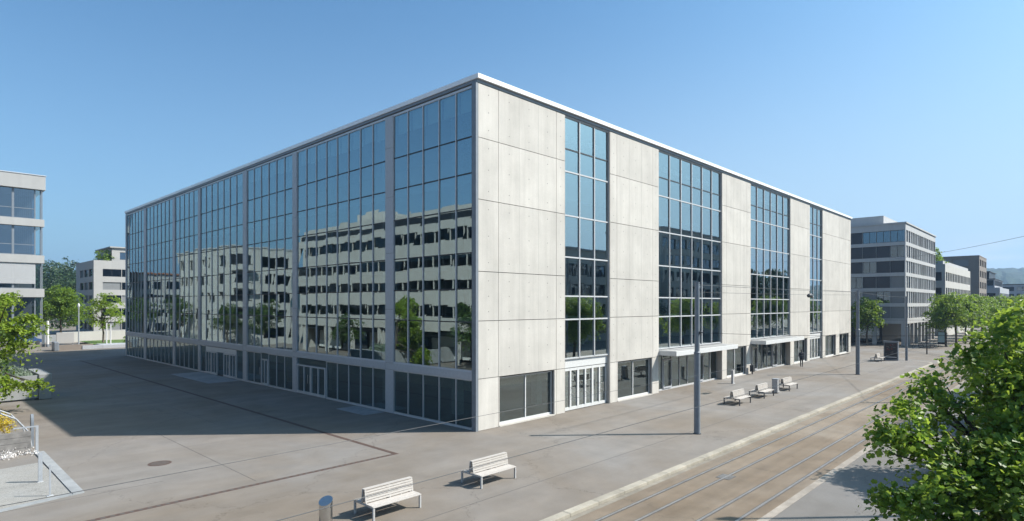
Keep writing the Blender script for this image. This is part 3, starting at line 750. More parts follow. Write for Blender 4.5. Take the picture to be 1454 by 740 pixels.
# ------------------------------------------------------------------ trees
def leaves(centers, normals, size, seed, fold=.25, lobed=False):
    """vectorised leaf mesh: every leaf its own little folded face"""
    rs = np.random.RandomState(seed); n = len(centers)
    nrm = normals/np.linalg.norm(normals,axis=1,keepdims=True)
    t = rs.normal(size=(n,3)); t -= nrm*np.sum(t*nrm,axis=1,keepdims=True); t /= np.linalg.norm(t,axis=1,keepdims=True)
    b = np.cross(nrm,t); s = size*rs.uniform(.45,1.4,(n,1)); f = fold*s
    if lobed:
        prof = [(-.5,0,0),(-.28,-.42,1),(.0,-.30,.7),(.18,-.50,1.1),(.55,0,.1),(.18,.50,1.1),(.0,.30,.7),(-.28,.42,1)]
        V = np.stack([centers+t*s*p[0]+b*s*p[1]+nrm*f*p[2]*.5 for p in prof],1).reshape(-1,3)
        base = (np.arange(n)*8)[:,None]
        F = np.concatenate([base+np.array([[0,1,2,4]]),base+np.array([[2,3,4,4]])[:, :3].repeat(1,0) if False else base+np.array([[0,4,6,7]])],0)
        F = F.tolist()+(base+np.array([[2,3,4]])).tolist()+(base+np.array([[4,5,6]])).tolist()
    else:
        prof = [(-.55,0,0),(0,-.38,1),(.55,0,0),(0,.38,1)]
        V = np.stack([centers+t*s*p[0]+b*s*p[1]+nrm*f*p[2]*.5 for p in prof],1).reshape(-1,3)
        F = (np.arange(n*4).reshape(n,4)).tolist()
    return V, F
def spray_crown(lobes, nspray, nleaf, size, seed, flat=.35, sprd=.42, droop=.15, lobed=False):
    """lobes: (centre, radii) - leafy sprays scattered through each lobe"""
    rs = np.random.RandomState(seed); C = []; Nn = []
    tot = sum(l[1][0]*l[1][1]*l[1][2] for l in lobes)**1.0
    for c, r in lobes:
        c = np.array(c); r = np.array(r)
        k_ = max(4,int(nspray*(r[0]*r[1]*r[2])**.8/sum((q[1][0]*q[1][1]*q[1][2])**.8 for q in lobes)))
        d = rs.normal(size=(k_,3)); d /= np.linalg.norm(d,axis=1,keepdims=True)
        rad = rs.uniform(.25,1.0,(k_,1))**.45*rs.uniform(.85,1.12,(k_,1))
        tip = c+d*r*rad
        for i in range(k_):
            up = np.array([0,0,1.0])+d[i]*.75+rs.normal(size=3)*.25; up /= np.linalg.norm(up)
            m_ = int(nleaf*rs.uniform(.5,1.5)); p = rs.normal(size=(m_,3))*sprd*rs.uniform(.6,1.2)
            h_ = p@up; p -= np.outer(h_*(1-flat),up)
            p[:,2] -= droop*(p[:,0]**2+p[:,1]**2)/sprd
            C.append(tip[i]+p); Nn.append(up+rs.normal(size=(m_,3))*.55)
    return leaves(np.concatenate(C), np.concatenate(Nn), size, seed+1, lobed=lobed)
def mesh_from(name, V, F, mat):
    me = D.meshes.new(name); me.from_pydata(V.tolist() if hasattr(V,'tolist') else V, [], F); me.materials.append(mat); me.update(); return me
def link_mesh(name, me, parent):
    o = D.objects.new(name, me); COL.objects.link(o); o.parent = parent; return o
def trunk_mb(h, r, lobes, seed, split=.38):
    rr = random.Random(seed); m = MB()
    m.tube([(0,0,-.05),(rr.uniform(-.04,.04)*h*.3,rr.uniform(-.04,.04)*h*.3,h*split*.6),(rr.uniform(-.03,.03)*h,rr.uniform(-.03,.03)*h,h*split*1.3),(0,0,h*.86)],[r*1.25,r,r*.75,r*.15],9)
    for c, rd in lobes:
        z0 = h*split*rr.uniform(.75,1.25); mid = [c[0]*.45+rr.uniform(-.2,.2),c[1]*.45+rr.uniform(-.2,.2),z0+(c[2]-z0)*.6]
        m.tube([(0,0,z0),mid,c],[r*.5,r*.32,r*.1],6)
        for q in range(3):
            e = [c[i]+rr.uniform(-.8,.8)*rd[i] for i in range(3)]; m.tube([mid,e],[r*.2,r*.05],5)
    return m
def ring_lobes(h, cr, z0, seed, n=9):
    """uneven ring of lobes round an oval crown"""
    rr = random.Random(seed); out = []; hc = h-z0
    for i in range(n):
        a = i*2.4+rr.uniform(-.4,.4); f = (i+.5)/n; z = z0+hc*(.18+.68*f)
        q = cr*(.62 if f < .6 else .62*(1.25-f)*1.4)*rr.uniform(.75,1.15)
        s_ = cr*rr.uniform(.40,.58); out.append(((q*math.cos(a),q*math.sin(a),z),(s_,s_,s_*.8)))
    out.append(((0,0,h-hc*.22),(cr*.45,cr*.45,hc*.22))); out.append(((0,0,z0+hc*.5),(cr*.6,cr*.6,hc*.36)))
    return out
PROTO = {}
def proto(key, h, cr, z0, leaf, nsp, nlf, mat, seed, r=.13, sprd=.42, n=9):
    lb = ring_lobes(h,cr,z0,seed,n); V,F = spray_crown(lb,nsp,nlf,leaf,seed,sprd=sprd)
    PROTO[key] = (trunk_mb(h,r,lb,seed).mesh('trunk',[M['bark']],True), mesh_from('crown',V,F,M[mat]))
proto('mid', 8.2, 3.0, 2.6, .26, 170, 40, 'leaf_mid', 11)
proto('mid2', 7.6, 2.7, 2.3, .25, 160, 40, 'leaf_mid', 23)
proto('street', 6.6, 3.1, 1.9, .17, 260, 62, 'leaf_near', 31)
proto('lime', 8.4, 3.0, 2.2, .24, 100, 34, 'leaf_lime', 41, sprd=.38, n=11)
proto('dark', 10.4, 3.9, 2.2, .28, 230, 46, 'leaf_mid', 53, .17, .5)
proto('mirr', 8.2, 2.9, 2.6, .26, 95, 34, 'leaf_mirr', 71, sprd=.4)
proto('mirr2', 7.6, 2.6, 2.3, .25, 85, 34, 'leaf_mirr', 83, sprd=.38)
proto('tall', 15, 4.8, 2.0, .36, 260, 46, 'leaf_dark', 61, .25, .6)
def tree(key, x, y, label, s=1., rz=0., group=None, z=0., name='tree'):
    o = thing(name, label, 'tree', (x,y,z), group, rz, local=True); o.scale = (s,s,s)
    link_mesh('trunk', PROTO[key][0], o); link_mesh('crown', PROTO[key][1], o); return o
SG = 'trees along the tram street'
# big broad tree right in front (crown modelled lobe by lobe)
tx, ty = -4.6, -20.9
LB = []
def cw(px, py, dep, r):
    px += 22; py += 12; t = (px-727)/843.; return ((CAM[0]+dep*(.7242+.6896*t)-tx, CAM[1]+dep*(.6896-.7242*t)-ty, 6.4-(py-432)*dep/843.), (r,r,r*.8))
for q in ((1435,492,12.2,.5),(1405,520,12.0,.5),(1448,560,11.6,.9),(1345,575,12.0,.42),(1297,546,12.3,.36),(1305,615,11.6,.5),(1262,612,11.5,.42),(1385,630,11.2,.7),(1265,690,11.3,.42),(1322,690,11.0,.58),(1330,760,10.8,.8),(1285,745,11.2,.42),(1420,700,10.7,1.0),(1415,570,13.4,.7),(1500,640,11.2,1.2),(1500,520,12.2,.9),(1485,475,12.6,.5),(1540,590,13.0,1.3),(1570,690,12,1.2),(1440,640,14,1.2),(1500,750,11.5,1.2),(1410,455,12.2,.33),(1365,480,12.2,.3),(1243,600,11.6,.2),(1240,690,11.3,.2),(1292,525,12.3,.2),(1350,495,12.2,.2),(1422,440,12.2,.2),(1262,570,11.8,.22)): LB.append(cw(*q))
V,F = spray_crown(LB, 760, 60, .102, 77, sprd=.215, droop=.3, lobed=True)
o = thing('tree', 'big bright leafy tree filling the lower right corner, nearest to the viewer', 'tree', (tx,ty,0), SG, local=True)
tm = trunk_mb(5.6,.19,LB[:19],5,.3).build('trunk', M['bark'], o, smooth=True)
link_mesh('crown', mesh_from('crown',V,F,M['leaf_near']), o)
for i,(x,rz,s,lab) in enumerate(((8.9,1.,1.0,'second street tree behind the big corner tree, its crown half hidden'),(22.4,2.2,1.05,'third street tree on the right pavement, shading the road by the white line'),(36,3.3,1.08,'fourth street tree on the right pavement, deeper green crown at the right edge'),
        (50,.4,1.1,'fifth street tree on the right pavement, only its shadow reaching the road'),(64,5.,1.1,'sixth street tree on the right pavement, opposite the end of the hall'),(80,2.,1.15,'seventh street tree on the right pavement, opposite the advertising case'),(98,4.,1.2,'eighth street tree on the right pavement, opposite the dark office block'),(118,1.,1.2,'farthest street tree on the right pavement, below the hill'))):
    tree('street', x, -21.3, lab, s, rz, SG)
NG = 'trees before the far office blocks'
for (k_,x,y,s,rz,lab) in (('mid2',85.4,2.0,1.0,.3,'round green tree standing between the hall and the dark office block'),('mid',91,-7.3,1.0,1.,'leftmost dense tree before the arcade of the dark office block'),('mid2',96,-8,1.1,2.,'second dense tree before the dark office block, just right of the leftmost'),
        ('mid',103,-8.4,1.0,3.,'bushy tree before the right end of the dark office block'),('mid2',112,-8.2,1.08,4.4,'bushy tree at the gap before the cream office block'),('mid',122,-8.8,1.0,5.1,'leafy tree before the left end of the cream office block'),('mid2',134,-9,1.05,.9,'leafy tree before the middle of the cream office block'),('mid',150,-9.4,1.05,2.8,'leafy tree before the right end of the cream office block'),
        ('mid2',170,-9.6,1.1,3.9,'small far tree before the taupe block'),('mid',192,-10,1.1,1.7,'small far tree below the pale stepped block'),('mid',222,-11.,1.15,.2,'farthest small tree in the row, below the wooded hill')):
    tree(k_,x,y,lab,s,rz,NG,GZ)
# left side
tree('dark',2.4,119,'large dense dark green tree behind the white billboard',1.0,.5)
tree('lime',3.2,90.5,'lime green young tree on the lawn at the far end of the glass side',.98,1.2)
# left front: open airy tree in the planter
lx, ly = -15.9, 29.6
rr = random.Random(5); LB = []
for (px,py,dep,r) in ((12,425,37,.7),(38,455,37,.75),(8,470,36.5,.95),(-25,440,38,1.0),(50,470,37,.45),(25,488,36.5,.7),(-10,505,37,.9),(5,545,35.5,.75),(34,549,35.5,.55),(55,546,35.5,.25),(-40,520,37,1.1),(-30,560,36,.9),(-70,480,38,1.2),(-60,430,38,.9)):
    t = (px-727)/843.; LB.append(((CAM[0]+dep*(.7242+.6896*t)-lx, CAM[1]+dep*(.6896-.7242*t)-ly, 6.4-(py-432)*dep/843.), (r,r,r*.5)))
V,F = spray_crown(LB, 210, 40, .20, 91, flat=.3, sprd=.32, droop=.2)
o = thing('tree', 'airy yellow green tree with layered branches growing behind the concrete planter', 'tree', (lx,ly,0), local=True)
trunk_mb(7.2,.14,LB,9,.3).build('trunk', M['bark'], o, smooth=True); link_mesh('crown', mesh_from('crown',V,F,M['leaf_lime']), o)
MG = 'trees mirrored in the glass side'
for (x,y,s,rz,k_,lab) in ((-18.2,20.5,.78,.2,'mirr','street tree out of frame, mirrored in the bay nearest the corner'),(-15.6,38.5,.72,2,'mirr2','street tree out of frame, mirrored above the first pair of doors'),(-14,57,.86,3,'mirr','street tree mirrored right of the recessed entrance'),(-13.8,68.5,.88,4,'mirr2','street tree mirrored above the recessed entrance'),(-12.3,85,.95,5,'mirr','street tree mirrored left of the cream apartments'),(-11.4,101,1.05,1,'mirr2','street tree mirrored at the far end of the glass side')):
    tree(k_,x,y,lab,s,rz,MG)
# trees across the street, mirrored in the street bays
for i,(x,lab) in enumerate(((40,'tall dark tree across the street, mirrored in the second street bay'),(82.5,'tall dark tree between the two blocks across the street'),(132,'tall dark tree east of the grey block across the street'),(143,'tall dark tree mirrored in the last street bay'),(156,'tall dark tree farthest east across the street'))):
    tree('tall',x,-40-2*(i%2),lab,(.95,1.05,1.1,1.0,1.15)[i],i*1.3,'tall trees across the street')
# far wood on the left (one mass) with a house on it
rs = np.random.RandomState(4); lobes = []
for i in range(120):
    y = rs.uniform(165,360); x = rs.uniform(-40, 30)+ (y-165)*.1; hgt = 8+ (y-165)*.085+rs.uniform(0,5); lobes.append(((x,y,hgt-4),(5.,5.,5.5)))
    lobes.append(((x+rs.uniform(-3,3),y+1,max(3,hgt-11)),(5,5,5)))
V,F = spray_crown(lobes, 2600, 26, .85, 5, flat=.6, sprd=1.2)
o = D.objects.new('woodland', mesh_from('woodland',V,F,M['leaf_hill'])); COL.objects.link(o); tag(o,'dark green wood rising behind the left buildings','woodland',kind='stuff')
B = thing('house', 'small brick red roofed house among the trees on the left hillside', 'house', (26.,345,15))
s = MB(); s.box(21,31,340,349,14,20.5); s.build('wall', M['bw'], B); s = MB()
s.prism([(0,0),(1,0),(1,1),(0,1)],0,0.01) if False else None
s.face([(20.5,339.5,20.5),(31.5,339.5,20.5),(31.5,344.5,24),(20.5,344.5,24)]); s.face([(31.5,349.5,20.5),(20.5,349.5,20.5),(20.5,344.5,24),(31.5,344.5,24)]); s.face([(20.5,339.5,20.5),(20.5,344.5,24),(20.5,349.5,20.5)]); s.face([(31.5,349.5,20.5),(31.5,344.5,24),(31.5,339.5,20.5)])
s.build('roof', M['red'], B)
for q in range(3):
    s = MB(); s.box(22+3*q,23.3+3*q,339.93,339.98,16.5,18.5); s.build('window', M['gdark'], B)
# shrub on the roof terrace of the white apartment block, and on the cream block
V,F = spray_crown([((0,0,.9),(1.5,1,1.1)),((1.2,.6,.6),(.9,.9,.7))],40,30,.22,15,sprd=.3)
SH = mesh_from('shrub',V,F,M['leaf_mid'])
def shrub(x,y,z,label,s=1,group=None,me=SH):
    o = D.objects.new('shrub',me); COL.objects.link(o); o.location=(x,y,z); o.scale=(s,s,s); return tag(o,label,'shrub',group)
shrub(11.6,130,15.7,'bushy shrub on the roof terrace of the white apartment block',1.25)
shrub(130.5,0,15.3,'row of shrubs on the roof of the cream office block, left clump',1.6,'shrubs on the cream roof'); shrub(134.5,1.5,15.3,'row of shrubs on the roof of the cream office block, right clump',1.4,'shrubs on the cream roof')
shrub(5.3,83.5,.3,'small dark shrub on the lawn beside the lime tree',.75)

# ------------------------------------------------------------------ hills all round
hb = MB(); NA, NR = 1300, 26
from mathutils import noise as mn
for i in range(NA):
    a = 2*math.pi*i/NA
    for k_ in range(NR):
        f = k_/(NR-1); rad = 900+1500*f
        base = 66+18*math.sin(a*3+1.2)+12*math.sin(a*7+.4)
        z = -2+base*math.sin(min(1,f*1.35)*math.pi*.5)**1.6*(1 if f < .75 else 1-.25*(f-.75)/.25)
        x,y = rad*math.cos(a), rad*math.sin(a)
        z += (mn.noise((x*.004,y*.004,0))*18+mn.noise((x*.015,y*.015,3))*5+mn.noise((x*.05,y*.05,7))*4+ (random.random()-.5)*4)*min(1,f*3)
        hb.v.append((x,y,z))
for i in range(NA):
    j_ = (i+1)%NA
    for k_ in range(NR-1): hb.f.append((i*NR+k_,i*NR+k_+1,j_*NR+k_+1,j_*NR+k_)); hb.m.append(0)
M['hill'] = plain('forest_floor',(.018,.036,.018),.95,var=.5,scale=.02)
tag(hb.build('hills', M['hill']), kind='structure')

# ------------------------------------------------------------------ street furniture
def bench_proto(name, legm, slatm, label, group):
    r = thing(name, label, 'bench', (0,0,0), group, local=True)
    HL = .88
    for sg in (-1,1):                                               # seat on both sides
        s = MB()
        for q in range(5):
            y0 = sg*(.135+q*.083); y1 = sg*(.135+q*.083+.074); zz = .415 - (.012 if q == 4 else 0)
            s.box(-HL,HL,y0,y1,zz,zz+.032)
        s.build('seat', slatm, r, bevel=.006)
    s = MB()
    for sg in (-1,1):                                               # leaning slats of the A shaped back
        for q in range(5):
            z0 = .47+q*.073; z1 = z0+.056
            ya = .125-.055*(z0-.47)/.37; yb = .125-.055*(z1-.47)/.37
            A = [(-HL,sg*ya,z0),(HL,sg*ya,z0),(HL,sg*yb,z1),(-HL,sg*yb,z1)]; Bq = [(p[0],p[1]-sg*.025,p[2]) for p in A]
            s.face(A if sg < 0 else A[::-1]); s.face(Bq[::-1] if sg < 0 else Bq)
            for e in range(4): s.face([A[e],Bq[e],Bq[(e+1)%4],A[(e+1)%4]])
    s.box(-HL,HL,-.068,.068,.838,.866); s.build('backrest', slatm, r)
    for ex in (-HL+.03, 0, HL-.03):
        f = MB(); w_ = .02
        f.box(ex-w_,ex+w_,-.53,.53,.375,.413)
        for sg in (-1,1):
            A = [(.10,.413),(.13,.413),(.065,.836),(.03,.836)]
            P0 = [(ex-w_,sg*a,b) for a,b in A]; P1 = [(ex+w_,sg*a,b) for a,b in A]
            f.face(P0); f.face(P1[::-1])
            for e in range(4): f.face([P0[e],P1[e],P1[(e+1)%4],P0[(e+1)%4]])
        f.box(ex-w_,ex+w_,-.09,.09,.56,.60); f.build('frame', legm, r)
    for ex in (-HL+.03, HL-.03):
        for sg in (-1,1):
            l = MB(); l.box(ex-.03,ex+.03,sg*.47,sg*.535,0,.374); l.build('leg', legm, r, bevel=.005)
    return r
bn = bench_proto('bench', M['benchleg'], M['slat'], 'white slatted double sided bench beside the steel bin, nearest to the viewer', 'slatted benches on the plaza')
bn.location = (-9.68,-6.35,0)
b2 = copy_tree(bn); b2.location = (-5.32,-6.35,0); b2['label'] = 'white slatted double sided bench standing alone before the near corner of the hall'
bd = bench_proto('bench', M['benchdark'], M['slat'], 'cream bench on dark legs nearest the tall pole, first of three by the grey bin', 'slatted benches on the plaza')
bd.location = (17.4,-5.95,0)
for (x,y,lab) in ((21.45,-5.95,'cream bench on dark legs just left of the grey bin, middle of the three'),(26.2,-5.98,'cream bench on dark legs just right of the grey bin, farthest of the three'),(56.3,-5.6,'small far white bench beside the advertising case')):
    c = copy_tree(bd); c.location = (x,y,0); c['label'] = lab
# round steel bin with a slanted top
r = thing('litter_bin','round stainless steel bin with slanted lid beside the nearest bench','bin',(-11.62,-6.05,0),'bins on the plaza',local=True)
n = 32; R0 = .19; m = MB()
top = lambda a: .70+.09*math.cos(a-R_(35))
ring = [(R0*math.cos(2*math.pi*i/n),R0*math.sin(2*math.pi*i/n)) for i in range(n)]
for i in range(n):
    j_ = (i+1)%n; a0,a1 = 2*math.pi*i/n, 2*math.pi*j_/n
    m.face([(*ring[i],0.03),(*ring[j_],0.03),(*ring[j_],top(a1)),(*ring[i],top(a0))])
m.build('body', M['steel'], r)
m = MB(); m.face([(p[0]*1.03,p[1]*1.03,top(2*math.pi*i/n)+.004) for i,p in enumerate(ring)]); m.face([(p[0]*1.03,p[1]*1.03,top(2*math.pi*i/n)-.02) for i,p in enumerate(ring)][::-1])
for i in range(n):
    j_=(i+1)%n; m.face([(ring[i][0]*1.03,ring[i][1]*1.03,top(2*math.pi*i/n)-.02),(ring[j_][0]*1.03,ring[j_][1]*1.03,top(2*math.pi*j_/n)-.02),(ring[j_][0]*1.03,ring[j_][1]*1.03,top(2*math.pi*j_/n)+.004),(ring[i][0]*1.03,ring[i][1]*1.03,top(2*math.pi*i/n)+.004)])
m.build('lid', M['steel'], r)
m = MB()
for i in range(7):
    a0 = R_(-78+i*11); a1 = R_(-78+(i+1)*11); q = R0*1.012
    m.face([(q*math.cos(a0),q*math.sin(a0),top(a0)-.15),(q*math.cos(a1),q*math.sin(a1),top(a1)-.15),(q*math.cos(a1),q*math.sin(a1),top(a1)-.05),(q*math.cos(a0),q*math.sin(a0),top(a0)-.05)])
m.build('opening', M['dark'], r)
m = MB(); m.prism([(p[0]*.95,p[1]*.95) for p in ring],0,.03); m.build('base', M['dark'], r)
r = thing('litter_bin','tall square grey bin standing between the second and third dark legged benches','bin',(23.7,-6.1,0),'bins on the plaza',local=True)
m = MB(); m.box(-.2,.2,-.2,.2,.05,1.0); m.build('body', M['benchleg'], r, bevel=.015); m = MB(); m.box(-.17,.17,-.17,.17,0,.05); m.build('base', M['dark'], r)
m = MB(); m.box(-.22,.22,-.22,.22,1.0,1.04); m.build('lid', M['polelt'], r); m = MB(); m.box(.02,.16,-.206,-.2,.2,.95); m.build('opening', M['dark'], r)
r = thing('litter_bin','small dark bin against the concrete pier between the two canopies','bin',(34.0,-.35,0),'bins on the plaza',local=True)
m = MB(); m.box(-.2,.2,-.16,.16,.25,.85); m.build('body', M['dark'], r, bevel=.01); m = MB(); m.box(-.05,.05,-.04,.04,0,.25); m.build('post', M['dark'], r)
r = thing('bollard','grey metal post before the shop windows under the first canopy','bollard',(26.6,-1.7,0),local=True)
m = MB(); m.box(-.12,.12,-.08,.08,.02,1.05); m.build('body', M['benchleg'], r, bevel=.01); m = MB(); m.box(-.16,.16,-.12,.12,0,.02); m.build('base', M['frame'], r); m = MB(); m.box(-.13,.13,-.09,.09,1.05,1.09); m.build('cap', M['frame'], r)
# tram poles
def pole(x,y,h,label,r=.155,z=0,mat='pole',name='tram_pole',group='tram poles along the plaza edge',step=True):
    o = thing(name,label,'pole',(x,y,z),group,local=True)
    m = MB(); m.tube([(0,0,0),(0,0,h*.54)],r,20); m.build('lower_shaft', M[mat], o, smooth=False)
    m = MB(); m.tube([(0,0,h*.54),(0,0,h*.545),(0,0,h)],[r,r*.80,r*.74],20); m.build('upper_shaft', M[mat], o)
    m = MB(); m.tube([(0,0,h),(0,0,h+.04)],r*.85,20); m.build('cap', M[mat], o); m = MB(); m.tube([(0,0,h*.54-.03),(0,0,h*.54)],r*1.06,20); m.build('collar', M[mat], o)
    m = MB(); m.tube([(0,0,-.0),(0,0,.03)],r*1.25,20); m.build('base', M['dark'], o)
    return o
p1 = pole(7.18,-8.23,7.45,'thick grey tram pole standing tallest in the middle of the plaza edge')
c = MB(); c.tube([(-.02,0,5.02),(.0,-.3,5.0)],.03,8); c.box(-.05,.05,-.2,-.14,4.93,5.07); c.build('clamp', M['dark'], p1)
c = MB(); c.tube([(0,0,7.2),(.12,-.12,7.25)],.04,8); c.build('clamp', M['polelt'], p1)
pole(40.38,-7.38,7.6,'second grey tram pole, before the far end of the hall',.17)
pole(59.4,-7.77,7.35,'third grey tram pole, right beside the advertising case',.13,GZ)
pole(72.5,-7.7,3.6,'short dark post beyond the end of the kerb, before the office arcade',.075,GZ,'dark','bollard_post','tram poles along the plaza edge')
pole(33.2,-20.4,11.6,'tall street pole at the right pavement holding the long span wire',.15,0)
# street lamp just off frame whose shadow crosses the rails
o = thing('street_lamp','tall street lamp on the right pavement beside the corner tree, only its shadow in view','street lamp',(5.7,-22.3,0),local=True)
m = MB(); m.tube([(0,0,0),(0,0,5),(0,0,9.3)],[.11,.10,.07],14); m.build('post', M['pole'], o); m = MB(); m.tube([(0,0,9.2),(-.4,.4,9.45),(-.8,.8,9.5)],.05,8); m.build('arm', M['pole'], o)
m = MB(); m.tube([(-.7,.7,9.48),(-.85,.85,9.48),(-1.15,1.15,9.5)],[.1,.2,.08],10); m.build('lamp_head', M['dark'], o)
# wires
def wire(pts, label, r=.011, sag=0., n=14):
    P = []
    a,b = Vector(pts[0]),Vector(pts[1])
    for i in range(n+1):
        t = i/n; p = a.lerp(b,t); p.z -= sag*4*t*(1-t); P.append(p)
    m = MB(); m.tube(P,r,6); return tag(m.build('overhead_wire', M['dark']),label,'wire','overhead tram wires')
wire([(-60,-18.62,5.2),(230,-18.62,5.2)],'contact wire over the far lane, crossing the view before the near benches',.0028,0,60)
wire([(-60,-17.25,5.2),(230,-17.25,5.3)],'contact wire over the far lane, crossing the view along the shop windows',.0022,0,60)
wire([(7.18,-8.3,7.35),(40.38,-7.5,7.5)],'wire from the tallest pole to the second pole, carrying the hanging lamp',.012,.05)
wire([(7.3,-8.2,7.0),(40.3,-7.2,7.25)],'lower wire from the tallest pole to the second pole',.010,.05)
wire([(40.38,-7.4,7.5),(59.4,-7.7,7.2)],'wire from the second pole to the third pole by the advertising case',.014,.1)
wire([(7.18,-8.5,5.0),(7.6,-20.6,5.35)],'cross span wire from the tallest pole over the rails',.009,.12)
wire([(89.4,-1.0,13.6),(33.2,-20.4,11.3)],'long span wire climbing to the right across the sky',.015,.25)
wire([(89.3,-1.6,6.9),(59.4,-7.77,6.95)],'span wire from the third pole to the dark office block',.014,.2)
wire([(40.4,-7.5,5.0),(46,-20.6,5.4)],'cross span wire from the second pole over the rails',.012,.15)
o = thing('hanging_lamp','dark flat street lamp hanging from the wire before the last street bay','street lamp',(25.5,-7.86,6.95),local=True)
m = MB(); m.tube([(-.42,0,-.03),(-.30,0,.05),(0,0,.08),(.30,0,.06),(.42,0,-.03)],[.05,.13,.16,.14,.05],12); m.build('lamp_head', M['dark'], o)
m = MB(); m.tube([(0,0,.1),(0,0,.42)],.025,8); m.tube([(-.2,0,.34),(.2,0,.34)],.02,8); m.build('hanger', M['dark'], o)
m = MB(); m.tube([(.40,0,-.02),(.62,0,-.02)],[.09,.07],10); m.build('driver_box', M['polelt'], o)
# advertising case with a dark poster
o = thing('advertising_case','dark glazed advertising case with a dim red and black poster, beside the third pole','sign',(58.5,-6.45,GZ),rz=R_(-4),local=True)
m = MB(); m.box(-.14,.14,-.72,.72,0,2.25); m.box(-.16,.16,-.76,.76,2.25,2.31); m.build('case', M['pole'], o, bevel=.02)
m = MB(); m.box(-.155,-.141,-.62,.62,.30,2.12,0)
rr = random.Random(2)
for q in range(26):
    a = rr.uniform(-.5,.4); z = rr.uniform(.75,1.95); m.box(-.1565,-.155,a,a+rr.uniform(.05,.25),z,z+rr.uniform(.02,.12),rr.choice((1,1,2)))
m.box(-.158,-.155,-.58,.58,.42,.54,3)
m.build('poster', [M['gdark'],plain('poster_red',(.12,.02,.018),.5),plain('poster_grey',(.09,.08,.08),.5),M['shutl']], o)
# information totem and parked bicycles under the far trees
o = thing('information_totem','upright pale blue information panel on a dark frame under the far trees','sign',(93.8,-6.4,GZ),rz=R_(-30),local=True)
m = MB(); m.box(-.08,.08,-.6,.6,.25,2.2); m.build('frame', M['dark'], o); m = MB(); m.box(-.09,-.082,-.52,.52,.5,2.1); m.build('panel', plain('pale_blue_panel',(.40,.58,.68),.4), o)
def bicycle():
    o = thing('bicycle','dark bicycle parked before the arcade of the dark office block','bicycle',(0,0,0),'parked bicycles',local=True)
    for x in (-.53,.53):
        m = MB(); m.tube([(x+.33*math.cos(t),0,.34+.33*math.sin(t)) for t in [2*math.pi*i/18 for i in range(19)]],.022,6,caps=False)
        for i in range(6): m.tube([(x,0,.34),(x+.32*math.cos(i*1.05),0,.34+.32*math.sin(i*1.05))],.004,4)
        m.build('wheel', M['dark'], o)
    m = MB()
    for a,b in (((-.53,.34),(-.12,.32)),((-.12,.32),(-.25,.82)),((-.25,.8),(.36,.82)),((-.12,.32),(.38,.74)),((-.53,.34),(-.23,.72)),((.53,.34),(.36,.95))): m.tube([(a[0],0,a[1]),(b[0],0,b[1])],.022,6)
    m.build('frame', M['pole'], o); m = MB(); m.box(-.38,-.14,-.07,.07,.84,.90); m.build('saddle', M['dark'], o); m = MB(); m.tube([(.34,-.28,1.0),(.37,0,.97),(.34,.28,1.0)],.018,6); m.build('handlebar', M['dark'], o)
    return o
b = bicycle(); b.location = (85.8,-5.4,GZ); b.rotation_euler = (0,0,1.2)
for i,(x,y) in enumerate(((87.0,-5.7),(88.2,-6.0),(86.4,-4.4))):
    c = copy_tree(b); c.location = (x,y,GZ); c.rotation_euler = (0,0,1.2+.12*i)
for c in [q for q in D.objects if q.name.startswith('bicycle')]: c['label'] = 'dark bicycle parked in the row before the arcade of the dark office block'
o = thing('concrete_planter','low pale concrete ledge with a young sapling beside the square tree','planter',(76.,3.2,GZ),local=True)
m = MB(); m.prism([(-1.2,-.5),(1.2,-.7),(1.4,.4),(-1.0,.6)],0,.45); m.build('tub', M['b4'], o, bevel=.04); m = MB(); m.tube([(0,0,.4),(.05,0,2.6)],[.05,.03],7); m.build('stem', M['bark'], o)
V,F = spray_crown([((0,0,3.),(.7,.7,.7))],16,20,.2,19,sprd=.3); link_mesh('foliage', mesh_from('foliage',V,F,M['leaf_mid']), o)

# person walking in a dark coat
o = thing('person','person in dark hooded coat and grey trousers standing just past the second canopy','person',(43.9,-1.45,0),rz=R_(130),local=True)
def skin(name, verts, edges, radii, mat, parent, sub=2):
    me = D.meshes.new(name); me.from_pydata(verts, edges, []); me.materials.append(mat)
    ob = D.objects.new(name, me); COL.objects.link(ob); ob.parent = parent
    sk = ob.modifiers.new('skin','SKIN'); sk.use_smooth_shade = True
    me.skin_vertices.new() if not me.skin_vertices else None
    for i,rd in enumerate(radii): me.skin_vertices[0].data[i].radius = (rd,rd)
    me.skin_vertices[0].data[0].use_root = True
    sb = ob.modifiers.new('sub','SUBSURF'); sb.levels = sub; sb.render_levels = sub
    return ob
sv = [(0,0,.92),(0,0,1.15),(0,0,1.40),(0,.01,1.50),(0,.02,1.60),(0,.02,1.72),(-.09,0,.86),(-.08,.03,.48),(-.075,.0,.07),(-.08,.13,.04),(.09,0,.86),(.085,-.02,.48),(.08,-.05,.07),(.085,.08,.04),
      (-.19,0,1.40),(-.225,-.03,1.13),(-.21,.03,.88),(.19,0,1.40),(.225,.02,1.13),(.21,.07,.90)]
se = [(0,1),(1,2),(2,3),(3,4),(4,5),(0,6),(6,7),(7,8),(8,9),(0,10),(10,11),(11,12),(12,13),(2,14),(14,15),(15,16),(2,17),(17,18),(18,19)]
srad = [.14,.13,.15,.06,.095,.085,.09,.065,.045,.035,.09,.065,.045,.035,.065,.05,.035,.065,.05,.035]
body = skin('body', sv, se, srad, M['trouser'], o)
cv = [(0,0,.72),(0,0,.95),(0,0,1.2),(0,0,1.42),(0,0,1.49),(-.20,0,1.42),(-.235,-.03,1.14),(-.215,.03,.95),(.20,0,1.42),(.235,.02,1.14),(.215,.06,.97)]
skin('coat', cv, [(0,1),(1,2),(2,3),(3,4),(3,5),(5,6),(6,7),(3,8),(8,9),(9,10)], [.21,.185,.165,.165,.10,.085,.066,.055,.085,.066,.055], M['coat'], o)
